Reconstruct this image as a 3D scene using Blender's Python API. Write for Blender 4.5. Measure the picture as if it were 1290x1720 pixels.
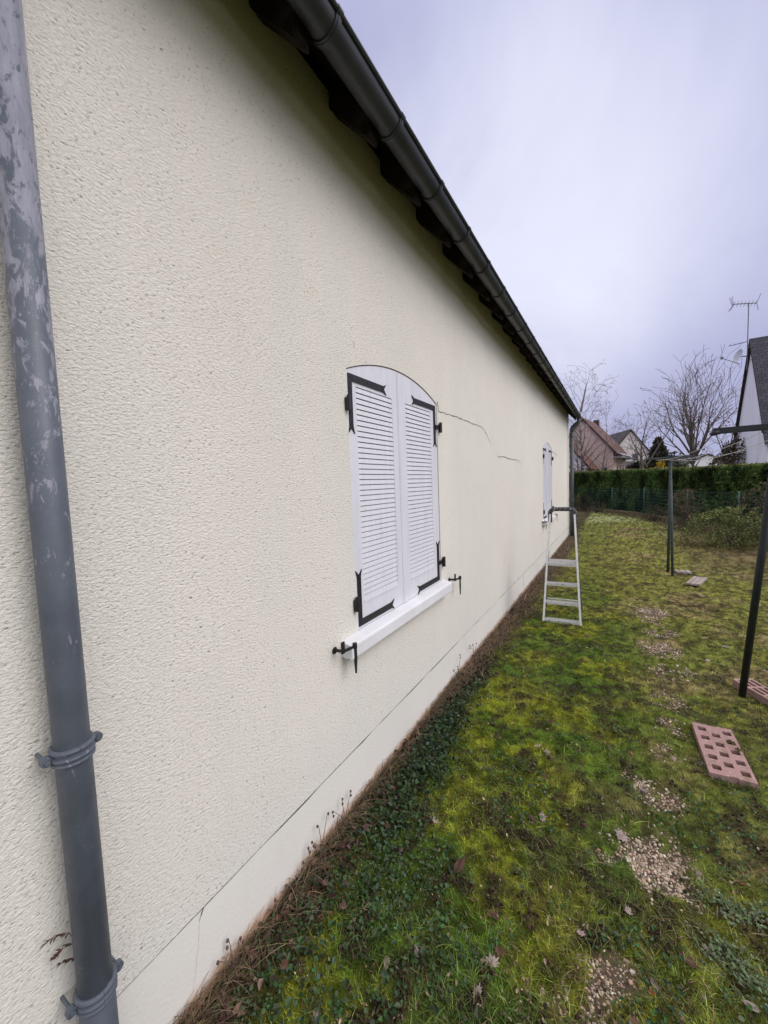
import bpy, bmesh, math, random
import numpy as np
from mathutils import Vector, Matrix
R = math.radians
for o in list(bpy.data.objects): bpy.data.objects.remove(o)
sc = bpy.context.scene
COL = sc.collection
random.seed(7)
rng = np.random.default_rng(11)

# ------------------------------------------------------------------ camera
cd = bpy.data.cameras.new('camera'); cam = bpy.data.objects.new('camera', cd); COL.objects.link(cam)
CAMP = np.array([1.1105, 0.0, 1.6])
CR = np.array([[0.85708, 0.00441, -0.51516], [0.51365, -0.07882, 0.85390], [-0.03684, -0.99688, -0.06986]])
m = Matrix(((CR[0, 0], -CR[0, 1], -CR[0, 2], CAMP[0]),
            (CR[1, 0], -CR[1, 1], -CR[1, 2], CAMP[1]),
            (CR[2, 0], -CR[2, 1], -CR[2, 2], CAMP[2]), (0, 0, 0, 1)))
cam.matrix_world = m
cd.sensor_fit = 'VERTICAL'; cd.sensor_height = 36; cd.lens = 650 / 1720 * 36
cd.clip_start = 0.02; cd.clip_end = 2000
sc.camera = cam
sc.render.resolution_x = 768; sc.render.resolution_y = 1024

# ------------------------------------------------------------------ world (overcast)
W = bpy.data.worlds.new('World'); sc.world = W; W.use_nodes = True
nt = W.node_tree; N = nt.nodes; L = nt.links; N.clear()
SUN_EL, SUN_AZ = R(44), R(80)        # azimuth measured from +y towards +x
out = N.new('ShaderNodeOutputWorld'); bg = N.new('ShaderNodeBackground'); bg2 = N.new('ShaderNodeBackground')
addsh = N.new('ShaderNodeAddShader')
sky = N.new('ShaderNodeTexSky'); sky.sky_type = 'NISHITA'; sky.sun_disc = False
sky.sun_elevation = SUN_EL; sky.sun_rotation = SUN_AZ; sky.air_density = 1.0; sky.dust_density = 4
bg2.inputs['Strength'].default_value = 0.006
L.new(sky.outputs[0], bg2.inputs['Color'])
tc = N.new('ShaderNodeTexCoord')
def wm(op, a, b=None, clamp=False):
    n = N.new('ShaderNodeMath'); n.operation = op; n.use_clamp = clamp
    for i, v in enumerate((a, b)):
        if v is None: continue
        if isinstance(v, (int, float)): n.inputs[i].default_value = v
        else: L.new(v, n.inputs[i])
    return n.outputs[0]
def wdot(v):
    n = N.new('ShaderNodeVectorMath'); n.operation = 'DOT_PRODUCT'
    L.new(tc.outputs['Generated'], n.inputs[0]); n.inputs[1].default_value = Vector(v).normalized()
    return n.outputs['Value']
def wmap(x, a, b, c, d, mode='SMOOTHSTEP'):
    n = N.new('ShaderNodeMapRange'); n.interpolation_type = mode
    L.new(x, n.inputs[0])
    for i, v in enumerate((a, b, c, d)): n.inputs[1 + i].default_value = v
    return n.outputs[0]
nz = N.new('ShaderNodeTexNoise'); nz.inputs['Scale'].default_value = 1.9; nz.inputs['Detail'].default_value = 5.0
nz.inputs['Roughness'].default_value = 0.55; nz.inputs['Distortion'].default_value = 0.3
L.new(tc.outputs['Generated'], nz.inputs['Vector'])
sep = N.new('ShaderNodeSeparateXYZ'); L.new(tc.outputs['Generated'], sep.inputs[0])
lobe = wdot((-0.33, 0.72, 0.62)); lobe2 = wdot((-0.16, 0.86, 0.47))
l1 = wmap(lobe2, 0.885, 1.0, 0.0, 0.52)
l1 = wm('MULTIPLY', l1, wmap(nz.outputs['Fac'], 0.28, 0.62, 0.55, 1.15))
nn = wm('MULTIPLY', wm('SUBTRACT', nz.outputs['Fac'], 0.46), 0.95)
base = wm('ADD', wm('ADD', l1, nn), 0.0)
ramp = N.new('ShaderNodeValToRGB'); L.new(base, ramp.inputs[0])
ramp.color_ramp.elements[0].position = 0.0; ramp.color_ramp.elements[0].color = (0.43, 0.445, 0.665, 1)
ramp.color_ramp.elements[1].position = 0.85; ramp.color_ramp.elements[1].color = (0.82, 0.84, 1.0, 1)
# a real overcast sky is much brighter overhead and on the side the sun is on
zen = wmap(sep.outputs['Z'], 0.72, 1.0, 0.0, 1.2)
beh = wmap(wdot((0.85, -0.45, 0.45)), 0.1, 1.0, 0.0, 1.2)
unseen_fill = wmap(wdot((-0.9, -0.25, 0.35)), 0.45, 1.0, 0.0, 0.9)  # added out-of-view sky glow opposite the sun, lifts gable wall and posts
stg = wm('ADD', wm('ADD', wm('ADD', zen, beh), unseen_fill), 1.0)
wcm = N.new('ShaderNodeMix'); wcm.data_type = 'RGBA'; L.new(wm('MULTIPLY', wm('ADD', zen, beh), 0.6, True), wcm.inputs[0]); L.new(ramp.outputs[0], wcm.inputs[6]); wcm.inputs[7].default_value = (0.62, 0.60, 0.60, 1)
L.new(wcm.outputs[2], bg.inputs['Color']); L.new(stg, bg.inputs['Strength'])
L.new(bg.outputs[0], addsh.inputs[0]); L.new(bg2.outputs[0], addsh.inputs[1]); L.new(addsh.outputs[0], out.inputs['Surface'])

sd = bpy.data.lights.new('sun', 'SUN'); sd.energy = 1.75; sd.angle = R(38); sd.color = (1.0, 0.965, 0.915)
so = bpy.data.objects.new('sun', sd); COL.objects.link(so)
sdir = Vector((math.sin(SUN_AZ) * math.cos(SUN_EL), math.cos(SUN_AZ) * math.cos(SUN_EL), math.sin(SUN_EL)))
so.rotation_euler = sdir.to_track_quat('Z', 'Y').to_euler()
sc.view_settings.view_transform = 'Standard'; sc.view_settings.look = 'None'
sc.view_settings.exposure = 0.0; sc.view_settings.gamma = 1.0
sc.render.engine = 'CYCLES'

# ------------------------------------------------------------------ materials
class MT:
    def __init__(s, name, rough=0.7, spec=0.3, metal=0.0):
        s.m = bpy.data.materials.new(name); s.m.use_nodes = True
        s.t = s.m.node_tree; s.b = s.t.nodes['Principled BSDF']
        s.b.inputs['Roughness'].default_value = rough
        s.b.inputs['Specular IOR Level'].default_value = spec
        s.b.inputs['Metallic'].default_value = metal
        s.tc = s.t.nodes.new('ShaderNodeTexCoord')
    def n(s, t): return s.t.nodes.new(t)
    def l(s, a, b): s.t.links.new(a, b)
    def vec(s, scale=(1, 1, 1), rot=(0, 0, 0), src='Object'):
        mp = s.n('ShaderNodeMapping'); mp.inputs['Scale'].default_value = scale; mp.inputs['Rotation'].default_value = rot
        s.l(s.tc.outputs[src], mp.inputs[0]); return mp.outputs[0]
    def noise(s, scale, detail=4, rough=0.55, v=None, dist=0):
        q = s.n('ShaderNodeTexNoise'); q.inputs['Scale'].default_value = scale; q.inputs['Detail'].default_value = detail
        q.inputs['Roughness'].default_value = rough; q.inputs['Distortion'].default_value = dist
        s.l(v if v is not None else s.tc.outputs['Object'], q.inputs['Vector']); return q.outputs['Fac']
    def voro(s, scale, v=None, feature='F1'):
        q = s.n('ShaderNodeTexVoronoi'); q.inputs['Scale'].default_value = scale; q.feature = feature
        s.l(v if v is not None else s.tc.outputs['Object'], q.inputs['Vector']); return q.outputs['Distance']
    def ramp(s, x, stops):
        q = s.n('ShaderNodeValToRGB'); s.l(x, q.inputs[0]); e = q.color_ramp.elements
        while len(e) < len(stops): e.new(0.5)
        for i, (p, c) in enumerate(stops):
            e[i].position = p; e[i].color = (*c, 1) if len(c) == 3 else c
        return q.outputs[0]
    def mr(s, x, a, b, c, d):
        q = s.n('ShaderNodeMapRange'); s.l(x, q.inputs[0])
        for i, v in enumerate((a, b, c, d)): q.inputs[1 + i].default_value = v
        return q.outputs[0]
    def mix(s, f, a, b, mode='MIX'):
        q = s.n('ShaderNodeMix'); q.data_type = 'RGBA'; q.blend_type = mode
        for k, v in ((0, f), (6, a), (7, b)):
            if isinstance(v, (int, float)): q.inputs[k].default_value = v
            elif isinstance(v, tuple): q.inputs[k].default_value = (*v, 1)
            else: s.l(v, q.inputs[k])
        return q.outputs[2]
    def math(s, op, a, b):
        q = s.n('ShaderNodeMath'); q.operation = op
        for k, v in ((0, a), (1, b)):
            if isinstance(v, (int, float)): q.inputs[k].default_value = v
            else: s.l(v, q.inputs[k])
        return q.outputs[0]
    def col(s, c):
        if isinstance(c, tuple): s.b.inputs['Base Color'].default_value = (*c, 1)
        else: s.l(c, s.b.inputs['Base Color'])
    def bump(s, h, strength=0.5, dist=0.01, prev=None):
        q = s.n('ShaderNodeBump'); q.inputs['Strength'].default_value = strength; q.inputs['Distance'].default_value = dist
        s.l(h, q.inputs['Height'])
        if prev is not None: s.l(prev, q.inputs['Normal'])
        s.l(q.outputs[0], s.b.inputs['Normal']); return q.outputs[0]
    def rough(s, x): s.l(x, s.b.inputs['Roughness'])

M = {}
def simple(name, c1, c2, scale=8, rough=0.7, spec=0.3, metal=0, bump=0.2, bd=0.004, bs=60, lo=.35, hi=.65):
    t = MT(name, rough, spec, metal)
    t.col(t.ramp(t.noise(scale, 6, 0.6), [(lo, c1), (hi, c2)]))
    if bump: t.bump(t.noise(bs, 4), bump, bd)
    M[name] = t.m; return t

# roughcast render: pits and short diagonal ridges
t = MT('roughcast', 0.92, 0.12)
v1 = t.vec((90, 92, 165), (R(28), 0, 0))
n1 = t.noise(1.0, 3.5, 0.62, v1, 0.5)
v2 = t.vec((210, 210, 300), (R(18), 0, 0)); n2 = t.noise(1.0, 2, 0.5, v2, 0.2)
n3 = t.noise(34, 3, 0.6)
pits = t.mr(n1, 0.26, 0.60, 0.0, 1.0)
grain = t.math('ADD', t.math('ADD', pits, t.math('MULTIPLY', n2, 0.35)), t.math('MULTIPLY', n3, 0.5))
big = t.noise(0.6, 5, 0.65)
c = t.ramp(big, [(0.3, (0.69, 0.655, 0.595)), (0.7, (0.76, 0.72, 0.66))])
st = t.noise(1.0, 4, 0.65, t.vec((1, 3.2, 0.40)))
c = t.mix(t.mr(st, .45, .72, 0.0, 0.45), c, (0.65, 0.65, 0.60))
c = t.mix(t.mr(t.noise(1.7, 6, .75), .50, .72, 0.0, 0.30), c, (0.71, 0.65, 0.59))
sxw = t.n('ShaderNodeSeparateXYZ'); t.l(t.tc.outputs['Object'], sxw.inputs[0])
lowd = t.mr(t.math('ADD', sxw.outputs[2], t.math('MULTIPLY', t.noise(3, 5, .7), -.35)), .12, .42, 0.35, 0.0)
c = t.mix(lowd, c, (0.66, 0.655, 0.61))
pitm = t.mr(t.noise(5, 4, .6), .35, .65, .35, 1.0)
pit_shade = t.math('MULTIPLY', t.mr(n1, 0.31, 0.40, 1.0, 0.0), pitm)
c = t.mix(pit_shade, c, (0.19, 0.17, 0.14))  # dark colour in the hollows paints the pits' own shade
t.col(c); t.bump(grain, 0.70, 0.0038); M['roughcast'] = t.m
# plinth: smoother paint over render with dirt splashed up from the soil
t = MT('plinth_paint', 0.85, 0.15)
sx = t.n('ShaderNodeSeparateXYZ'); t.l(t.tc.outputs['Object'], sx.inputs[0])
n = t.noise(14, 5, 0.65)
zz = t.math('ADD', sx.outputs[2], t.math('MULTIPLY', n, -0.09))
dirt = t.mr(zz, -0.035, 0.025, 1.0, 0.0)
c = t.ramp(t.noise(1.1, 5), [(0.3, (0.61, 0.59, 0.545)), (0.7, (0.67, 0.65, 0.605))])
c = t.mix(t.mr(t.noise(1, 4, .6, t.vec((1, 6, 1.2))), .55, .8, 0, .25), c, (0.55, 0.54, 0.47))
c = t.mix(dirt, c, (0.50, 0.30, 0.19))
t.col(c); t.bump(t.noise(85, 4, .6), 0.5, 0.003); M['plinth'] = t.m

t = MT('shutter_paint', 0.42, 0.4)
c = t.ramp(t.noise(1, 4, .6, t.vec((1, 30, 2))), [(0.35, (0.60, 0.60, 0.655)), (0.7, (0.67, 0.665, 0.72))])
c = t.mix(t.mr(t.noise(1, 6, .75, t.vec((1, 14, 3.5))), .54, .72, 0, .5), c, (0.47, 0.47, 0.48))
t.col(c); t.bump(t.noise(1, 3, .6, t.vec((40, 160, 6))), 0.12, 0.001); M['shutter'] = t.m
t = MT('sill_paint', 0.55, 0.3)
t.col(t.ramp(t.noise(5, 5), [(0.3, (0.62, 0.62, 0.64)), (0.7, (0.70, 0.70, 0.72))]))
t.bump(t.noise(50, 3), 0.15, 0.002); M['sill'] = t.m
simple('black_iron', (0.008, 0.008, 0.009), (0.02, 0.02, 0.02), 40, 0.5, 0.4, 0, 0.3, 0.001, 200)
simple('gap_shade_black', (0.012, 0.011, 0.01), (0.02, 0.018, 0.016), 20, 0.95, 0.05, 0, 0)  # shade of the gaps as near-black colour, for sheets behind the shutters
simple('crack_and_edge_shade', (0.06, 0.05, 0.04), (0.14, 0.12, 0.09), 60, 0.95, 0.05, 0, 0)  # cracks, and the painted shade line above the plinth
simple('crack_soft', (0.42, 0.39, 0.33), (0.55, 0.51, 0.44), 60, 0.95, 0.05, 0, 0)
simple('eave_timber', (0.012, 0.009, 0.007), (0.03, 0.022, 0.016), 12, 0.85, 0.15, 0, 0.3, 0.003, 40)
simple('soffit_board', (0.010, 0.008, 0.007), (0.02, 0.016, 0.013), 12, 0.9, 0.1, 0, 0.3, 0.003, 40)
simple('gutter_zinc', (0.017, 0.019, 0.023), (0.034, 0.037, 0.043), 5, 0.42, 0.45, 0.0, 0.12, 0.003, 14)
simple('roof_tile', (0.03, 0.027, 0.026), (0.06, 0.052, 0.05), 6, 0.8, 0.2, 0, 0.5, 0.01, 30)

# near downpipe: dark zinc, worn pale patches high up
t = MT('downpipe_zinc', 0.45, 0.45)
sx = t.n('ShaderNodeSeparateXYZ'); t.l(t.tc.outputs['Object'], sx.inputs[0])
n = t.noise(1, 8, 0.74, t.vec((38, 38, 17)), 0.8)
n3 = t.noise(1, 5, 0.7, t.vec((80, 80, 30)))
hgt = t.mr(sx.outputs[2], 1.35, 2.6, -0.15, 0.10)
f = t.mr(t.math('ADD', t.math('ADD', n, hgt), t.math('MULTIPLY', t.math('SUBTRACT', n3, .5), .35)), 0.465, 0.515, 0.0, 1.0)
c = t.ramp(t.noise(9, 7, .7), [(0.3, (0.070, 0.083, 0.108)), (0.7, (0.105, 0.120, 0.150))])
scr = t.mr(t.noise(1, 5, .7, t.vec((90, 90, 22), (0.4, 0.3, 0)), 1.2), .66, .74, 0, .6)
c = t.mix(scr, c, (0.28, 0.30, 0.36))
c = t.mix(f, c, t.ramp(t.noise(1, 6, .75, t.vec((60, 60, 12))), [(0.3, (0.15, 0.152, 0.19)), (0.7, (0.28, 0.28, 0.335))]))
t.col(c); t.rough(t.mr(n, .3, .7, .4, .62)); t.bump(n3, .15, .001); M['downpipe'] = t.m
simple('dark_pipe', (0.05, 0.06, 0.065), (0.08, 0.09, 0.10), 8, 0.5, 0.4, 0, 0.1)

simple('aluminium', (0.60, 0.60, 0.57), (0.76, 0.75, 0.71), 30, 0.45, 0.5, 0.35, 0.15, 0.001, 150)
simple('aluminium_dark', (0.16, 0.17, 0.17), (0.30, 0.30, 0.30), 30, 0.5, 0.5, 0.3, 0.1, 0.001, 150)
t = MT('grip_plastic', 0.6, 0.35)
t.col(t.mix(t.mr(t.noise(55, 4, .6), .60, .64, 0, 1), (0.045, 0.048, 0.052), (0.6, 0.6, 0.58))); M['grip'] = t.m
t = MT('step_top', 0.6, 0.35)
t.col(t.mix(t.mr(t.noise(45, 4, .6), .62, .66, 0, 1), (0.50, 0.50, 0.48), (0.06, 0.05, 0.04))); M['step'] = t.m
simple('green_paint', (0.008, 0.012, 0.012), (0.014, 0.019, 0.019), 20, 0.5, 0.4, 0, 0.1)
simple('green_paint_far', (0.035, 0.05, 0.05), (0.06, 0.08, 0.08), 20, 0.6, 0.3, 0, 0.1)
simple('fence_green', (0.035, 0.095, 0.08), (0.05, 0.13, 0.11), 20, 0.5, 0.4, 0, 0)
simple('wire_white', (0.5, 0.5, 0.5), (0.6, 0.6, 0.6), 20, 0.5, 0.4, 0, 0)
t = MT('terracotta', 0.9, 0.1)
c = t.ramp(t.noise(18, 6, .65), [(0.3, (0.30, 0.185, 0.175)), (0.7, (0.39, 0.25, 0.235))])
c = t.mix(t.mr(t.noise(11, 7, .75), .52, .64, 0, .75), c, (0.20, 0.14, 0.10))
c = t.mix(t.mr(t.noise(60, 5, .75), .58, .66, 0, .6), c, (0.55, 0.42, 0.38))
t.col(c); t.bump(t.noise(110, 6, .75), .7, .003); M['terracotta'] = t.m
simple('paver', (0.24, 0.20, 0.18), (0.38, 0.33, 0.30), 14, 0.9, 0.1, 0, 0.4, 0.003, 100)
simple('pink_render', (0.56, 0.42, 0.37), (0.62, 0.48, 0.42), 0.8, 0.9, 0.1, 0, 0)
simple('pale_render', (0.60, 0.55, 0.54), (0.68, 0.62, 0.61), 0.8, 0.9, 0.1, 0, 0)
t = MT('white_render', 0.9, 0.1)
c = t.ramp(t.noise(0.5, 5, .6), [(0.3, (0.78, 0.76, 0.75)), (0.7, (0.84, 0.82, 0.81))])
c = t.mix(t.mr(t.noise(1, 4, .6, t.vec((1, .8, .15))), .5, .75, 0, .45), c, (0.47, 0.45, 0.43))
t.col(c); M['white_render'] = t.m
def tile_mat(name, c1, c2, c3, sx_, rowh):
    t = MT(name, 0.75, 0.25)
    br = t.n('ShaderNodeTexBrick'); br.inputs['Scale'].default_value = 1.0
    br.inputs['Color1'].default_value = (*c1, 1); br.inputs['Color2'].default_value = (*c2, 1); br.inputs['Mortar'].default_value = (*c3, 1)
    br.inputs['Brick Width'].default_value = sx_; br.inputs['Row Height'].default_value = rowh; br.inputs['Mortar Size'].default_value = 0.018
    t.l(t.tc.outputs['UV'], br.inputs['Vector'])
    c = t.mix(t.mr(t.noise(1.2, 5, .7), .4, .7, 0, .5), br.outputs['Color'], tuple(x * .6 for x in c1))
    t.col(c); t.bump(br.outputs['Fac'], -0.4, 0.02); M[name] = t.m
tile_mat('red_tiles', (0.145, 0.072, 0.06), (0.19, 0.10, 0.08), (0.07, 0.04, 0.03), 0.25, 0.3)
tile_mat('dark_tiles', (0.075, 0.065, 0.06), (0.10, 0.085, 0.08), (0.04, 0.035, 0.03), 0.25, 0.3)
tile_mat('slate', (0.045, 0.045, 0.058), (0.075, 0.072, 0.088), (0.02, 0.02, 0.025), 0.30, 0.22)
tile_mat('grey_sheet', (0.30, 0.31, 0.34), (0.36, 0.36, 0.39), (0.2, 0.2, 0.2), 0.4, 0.5)
simple('window_dark', (0.02, 0.02, 0.025), (0.05, 0.05, 0.06), 2, 0.25, 0.5, 0, 0)
simple('barge_brown', (0.035, 0.022, 0.02), (0.06, 0.04, 0.035), 5, 0.8, 0.2, 0, 0)
simple('bark', (0.10, 0.085, 0.07), (0.18, 0.155, 0.13), 3, 0.9, 0.1, 0, 0)
simple('bark_birch', (0.10, 0.075, 0.07), (0.30, 0.27, 0.25), 2.5, 0.85, 0.1, 0, 0)
simple('twig_brown', (0.11, 0.085, 0.07), (0.18, 0.14, 0.115), 3, 0.9, 0.1, 0, 0)
simple('twig_fine', (0.17, 0.13, 0.13), (0.24, 0.19, 0.19), 3, 0.9, 0.1, 0, 0)
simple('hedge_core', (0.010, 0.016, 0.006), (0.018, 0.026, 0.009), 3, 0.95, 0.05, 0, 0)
simple('red_shed', (0.16, 0.05, 0.035), (0.22, 0.08, 0.055), 3, 0.8, 0.2, 0, 0)
simple('seed_brown', (0.09, 0.055, 0.045), (0.14, 0.09, 0.07), 60, 0.9, 0.1, 0, 0)
simple('antenna_metal', (0.10, 0.10, 0.11), (0.16, 0.16, 0.17), 5, 0.5, 0.4, 0.3, 0)
simple('dish_white', (0.5, 0.5, 0.5), (0.6, 0.6, 0.6), 5, 0.5, 0.4, 0, 0)

def vcol_mat(name, rough=0.65, spec=0.25, trans=0.0, nscale=0, bump=0, bscale=60, bdist=.01):
    t = MT(name, rough, spec)
    a = t.n('ShaderNodeAttribute'); a.attribute_name = 'Col'
    c = a.outputs['Color']
    if nscale:
        f = t.noise(nscale, 7, .7)
        c = t.mix(1.0, c, t.ramp(f, [(0.25, (0.45, 0.45, 0.45)), (0.75, (1.5, 1.5, 1.5))]), 'MULTIPLY')
    t.col(c)
    if bump: t.bump(t.noise(bscale, 6, .7), bump, bdist)
    if trans:
        q = t.n('ShaderNodeBsdfTranslucent'); t.l(c, q.inputs['Color'])
        mx = t.n('ShaderNodeMixShader'); mx.inputs[0].default_value = trans
        t.l(t.b.outputs[0], mx.inputs[1]); t.l(q.outputs[0], mx.inputs[2])
        t.l(mx.outputs[0], t.t.nodes['Material Output'].inputs['Surface'])
    M[name] = t.m
vcol_mat('soil_ground', 0.95, 0.05, 0, 38, 0.9, 45, 0.02)
vcol_mat('grass_blade', 0.55, 0.3, 0.25)
vcol_mat('leaf_dead', 0.8, 0.15, 0.1, 60)
vcol_mat('leaf_green', 0.55, 0.22, 0.15)
vcol_mat('pebble', 0.8, 0.2, 0, 120)
vcol_mat('hedge_leaf', 0.75, 0.12, 0.15)

# ------------------------------------------------------------------ helpers
def link(o, parent=None):
    COL.objects.link(o)
    if parent is not None: o.parent = parent
    return o
def tag(o, label=None, cat=None, group=None, kind=None):
    if label: o['label'] = label
    if cat: o['category'] = cat
    if group: o['group'] = group
    if kind: o['kind'] = kind
    return o
def empty(name, loc=(0, 0, 0), rz=0):
    o = bpy.data.objects.new(name, None); o.location = loc; o.rotation_euler = (0, 0, rz); o.empty_display_size = .1
    return link(o)
class MB:
    def __init__(s): s.v = []; s.f = []; s.uv = {}
    def poly(s, pts, uv=None):
        i = len(s.v); s.v += [tuple(p) for p in pts]; s.f.append(tuple(range(i, i + len(pts))))
        if uv: s.uv[len(s.f) - 1] = uv
    def box(s, a, b, mtx=None):
        x0, y0, z0 = a; x1, y1, z1 = b
        P = [(x0, y0, z0), (x1, y0, z0), (x1, y1, z0), (x0, y1, z0), (x0, y0, z1), (x1, y0, z1), (x1, y1, z1), (x0, y1, z1)]
        if mtx is not None: P = [tuple(mtx @ Vector(p)) for p in P]
        i = len(s.v); s.v += P
        for q in ((0, 3, 2, 1), (4, 5, 6, 7), (0, 1, 5, 4), (1, 2, 6, 5), (2, 3, 7, 6), (3, 0, 4, 7)): s.f.append(tuple(i + k for k in q))
    def prism(s, prof, axis, a, b):
        """prof: 2D loop (ccw), axis: 'x','y','z' extruded a..b"""
        def P(u, v, w): return {'x': (w, u, v), 'y': (u, w, v), 'z': (u, v, w)}[axis]
        n = len(prof); i = len(s.v)
        s.v += [P(u, v, a) for u, v in prof] + [P(u, v, b) for u, v in prof]
        s.f.append(tuple(range(i + n - 1, i - 1, -1))); s.f.append(tuple(range(i + n, i + 2 * n)))
        for k in range(n): s.f.append((i + k, i + (k + 1) % n, i + n + (k + 1) % n, i + n + k))
    def tube(s, pts, rad, n=8, caps=True, closed=False):
        pts = [Vector(p) for p in pts]; rs = rad if isinstance(rad, (list, tuple)) else [rad] * len(pts)
        i0 = len(s.v); up = None
        for k, p in enumerate(pts):
            d = (pts[min(k + 1, len(pts) - 1)] - pts[max(k - 1, 0)]).normalized()
            if up is None:
                up = Vector((0, 0, 1)) if abs(d.z) < .9 else Vector((0, 1, 0))
            u = (up - d * up.dot(d)).normalized(); w = d.cross(u); up = u
            for j in range(n):
                a = 2 * math.pi * j / n
                s.v.append(tuple(p + (u * math.cos(a) + w * math.sin(a)) * rs[k]))
        for k in range(len(pts) - 1):
            for j in range(n):
                a = i0 + k * n + j; b = i0 + k * n + (j + 1) % n
                s.f.append((a, b, b + n, a + n))
        if caps:
            s.f.append(tuple(range(i0 + n - 1, i0 - 1, -1))); e = i0 + (len(pts) - 1) * n
            s.f.append(tuple(range(e, e + n)))
    def bar(s, p, q, w, h, up=(0, 0, 1)):
        p = Vector(p); q = Vector(q); d = (q - p).normalized(); upv = Vector(up)
        u = (upv - d * upv.dot(d)).normalized(); r = d.cross(u); i = len(s.v)
        for b in (p, q):
            for a, c in ((-1, -1), (1, -1), (1, 1), (-1, 1)): s.v.append(tuple(b + r * a * w / 2 + u * c * h / 2))
        for q_ in ((3, 2, 1, 0), (4, 5, 6, 7), (0, 1, 5, 4), (1, 2, 6, 5), (2, 3, 7, 6), (3, 0, 4, 7)): s.f.append(tuple(i + k for k in q_))
    def build(s, name, mat, parent=None, smooth=False, bevel=0, mats=None):
        me = bpy.data.meshes.new(name); me.from_pydata(s.v, [], s.f)
        if s.uv:
            ul = me.uv_layers.new(name='UVMap')
            for fi, uvs in s.uv.items():
                for li, c in zip(me.polygons[fi].loop_indices, uvs): ul.data[li].uv = c
        bm = bmesh.new(); bm.from_mesh(me); bmesh.ops.recalc_face_normals(bm, faces=bm.faces)
        if bevel:
            bmesh.ops.remove_doubles(bm, verts=bm.verts, dist=1e-6)
            bmesh.ops.bevel(bm, geom=[e for e in bm.edges if e.is_manifold and e.calc_face_angle(0) > .5], offset=bevel, segments=2, affect='EDGES')
        bm.to_mesh(me); bm.free()
        me.materials.append(M[mat] if isinstance(mat, str) else mat)
        if smooth:
            for p in me.polygons: p.use_smooth = True
        o = bpy.data.objects.new(name, me); return link(o, parent)
def npmesh(name, verts, faces_n, cols, mat, parent=None, smooth=False):
    """verts (F, k, 3) independent polygons with k corners, cols (F,3) or (F,k,3)"""
    F, k = verts.shape[:2]
    me = bpy.data.meshes.new(name)
    me.vertices.add(F * k); me.vertices.foreach_set('co', verts.reshape(-1).astype(np.float32))
    me.loops.add(F * k); me.loops.foreach_set('vertex_index', np.arange(F * k, dtype=np.int32))
    me.polygons.add(F); me.polygons.foreach_set('loop_start', np.arange(0, F * k, k, dtype=np.int32))
    me.polygons.foreach_set('loop_total', np.full(F, k, dtype=np.int32))
    me.update(calc_edges=True)
    if cols is not None:
        if cols.ndim == 2: cols = np.repeat(cols[:, None, :], k, 1)
        ca = me.color_attributes.new('Col', 'FLOAT_COLOR', 'POINT')
        c4 = np.ones((F * k, 4), np.float32); c4[:, :3] = cols.reshape(-1, 3)
        ca.data.foreach_set('color', c4.reshape(-1))
    me.materials.append(M[mat] if isinstance(mat, str) else mat)
    o = bpy.data.objects.new(name, me); return link(o, parent)
def idxmesh(name, verts, faces, cols, mat, parent=None, smooth=True):
    me = bpy.data.meshes.new(name); k = faces.shape[1]
    me.vertices.add(len(verts)); me.vertices.foreach_set('co', verts.reshape(-1).astype(np.float32))
    me.loops.add(faces.size); me.loops.foreach_set('vertex_index', faces.reshape(-1).astype(np.int32))
    me.polygons.add(len(faces)); me.polygons.foreach_set('loop_start', np.arange(0, faces.size, k, dtype=np.int32))
    me.polygons.foreach_set('loop_total', np.full(len(faces), k, dtype=np.int32))
    me.polygons.foreach_set('use_smooth', np.full(len(faces), smooth, dtype=bool))
    me.update(calc_edges=True)
    if cols is not None:
        ca = me.color_attributes.new('Col', 'FLOAT_COLOR', 'POINT')
        c4 = np.ones((len(verts), 4), np.float32); c4[:, :3] = cols; ca.data.foreach_set('color', c4.reshape(-1))
    me.materials.append(M[mat] if isinstance(mat, str) else mat)
    o = bpy.data.objects.new(name, me); return link(o, parent)
def copy_tree(o, parent=None):
    c = o.copy(); COL.objects.link(c)
    if parent is not None: c.parent = parent
    for ch in list(o.children): copy_tree(ch, c)
    return c

_perm = rng.random((256, 256))
def vnoise(x, y):
    xi = np.floor(x).astype(int); yi = np.floor(y).astype(int); fx = x - xi; fy = y - yi
    fx = fx * fx * (3 - 2 * fx); fy = fy * fy * (3 - 2 * fy)
    a = _perm[xi % 256, yi % 256]; b = _perm[(xi + 1) % 256, yi % 256]; c = _perm[xi % 256, (yi + 1) % 256]; d = _perm[(xi + 1) % 256, (yi + 1) % 256]
    return (a * (1 - fx) + b * fx) * (1 - fy) + (c * (1 - fx) + d * fx) * fy
def fbm(x, y, s, o=4, off=0, g=.55):
    r = 0; a = 1; t_ = 0
    for i in range(o):
        r = r + a * vnoise(x * s + 17.3 * i + off, y * s + 9.1 * i + off * 1.7); t_ += a; a *= g; s *= 2.03
    return r / t_
def sst(x, a, b):
    u = np.clip((x - a) / (b - a), 0, 1); return u * u * (3 - 2 * u)
GRAVEL = [(1.20, 1.83, .13), (1.27, 1.74, .11), (1.30, 1.92, .09), (1.12, 1.80, .08), (1.30, 2.24, .10), (1.20, 2.32, .06), (1.36, 2.62, .07), (1.42, 2.9, .10),
          (1.42, 3.26, .13), (1.50, 3.77, .17), (1.46, 4.25, .19), (1.48, 4.72, .17), (1.44, 5.35, .20), (1.46, 5.05, .12),
          (1.03, 1.24, .08), (1.11, 1.33, .07), (1.0, 1.12, .09)]
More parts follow.
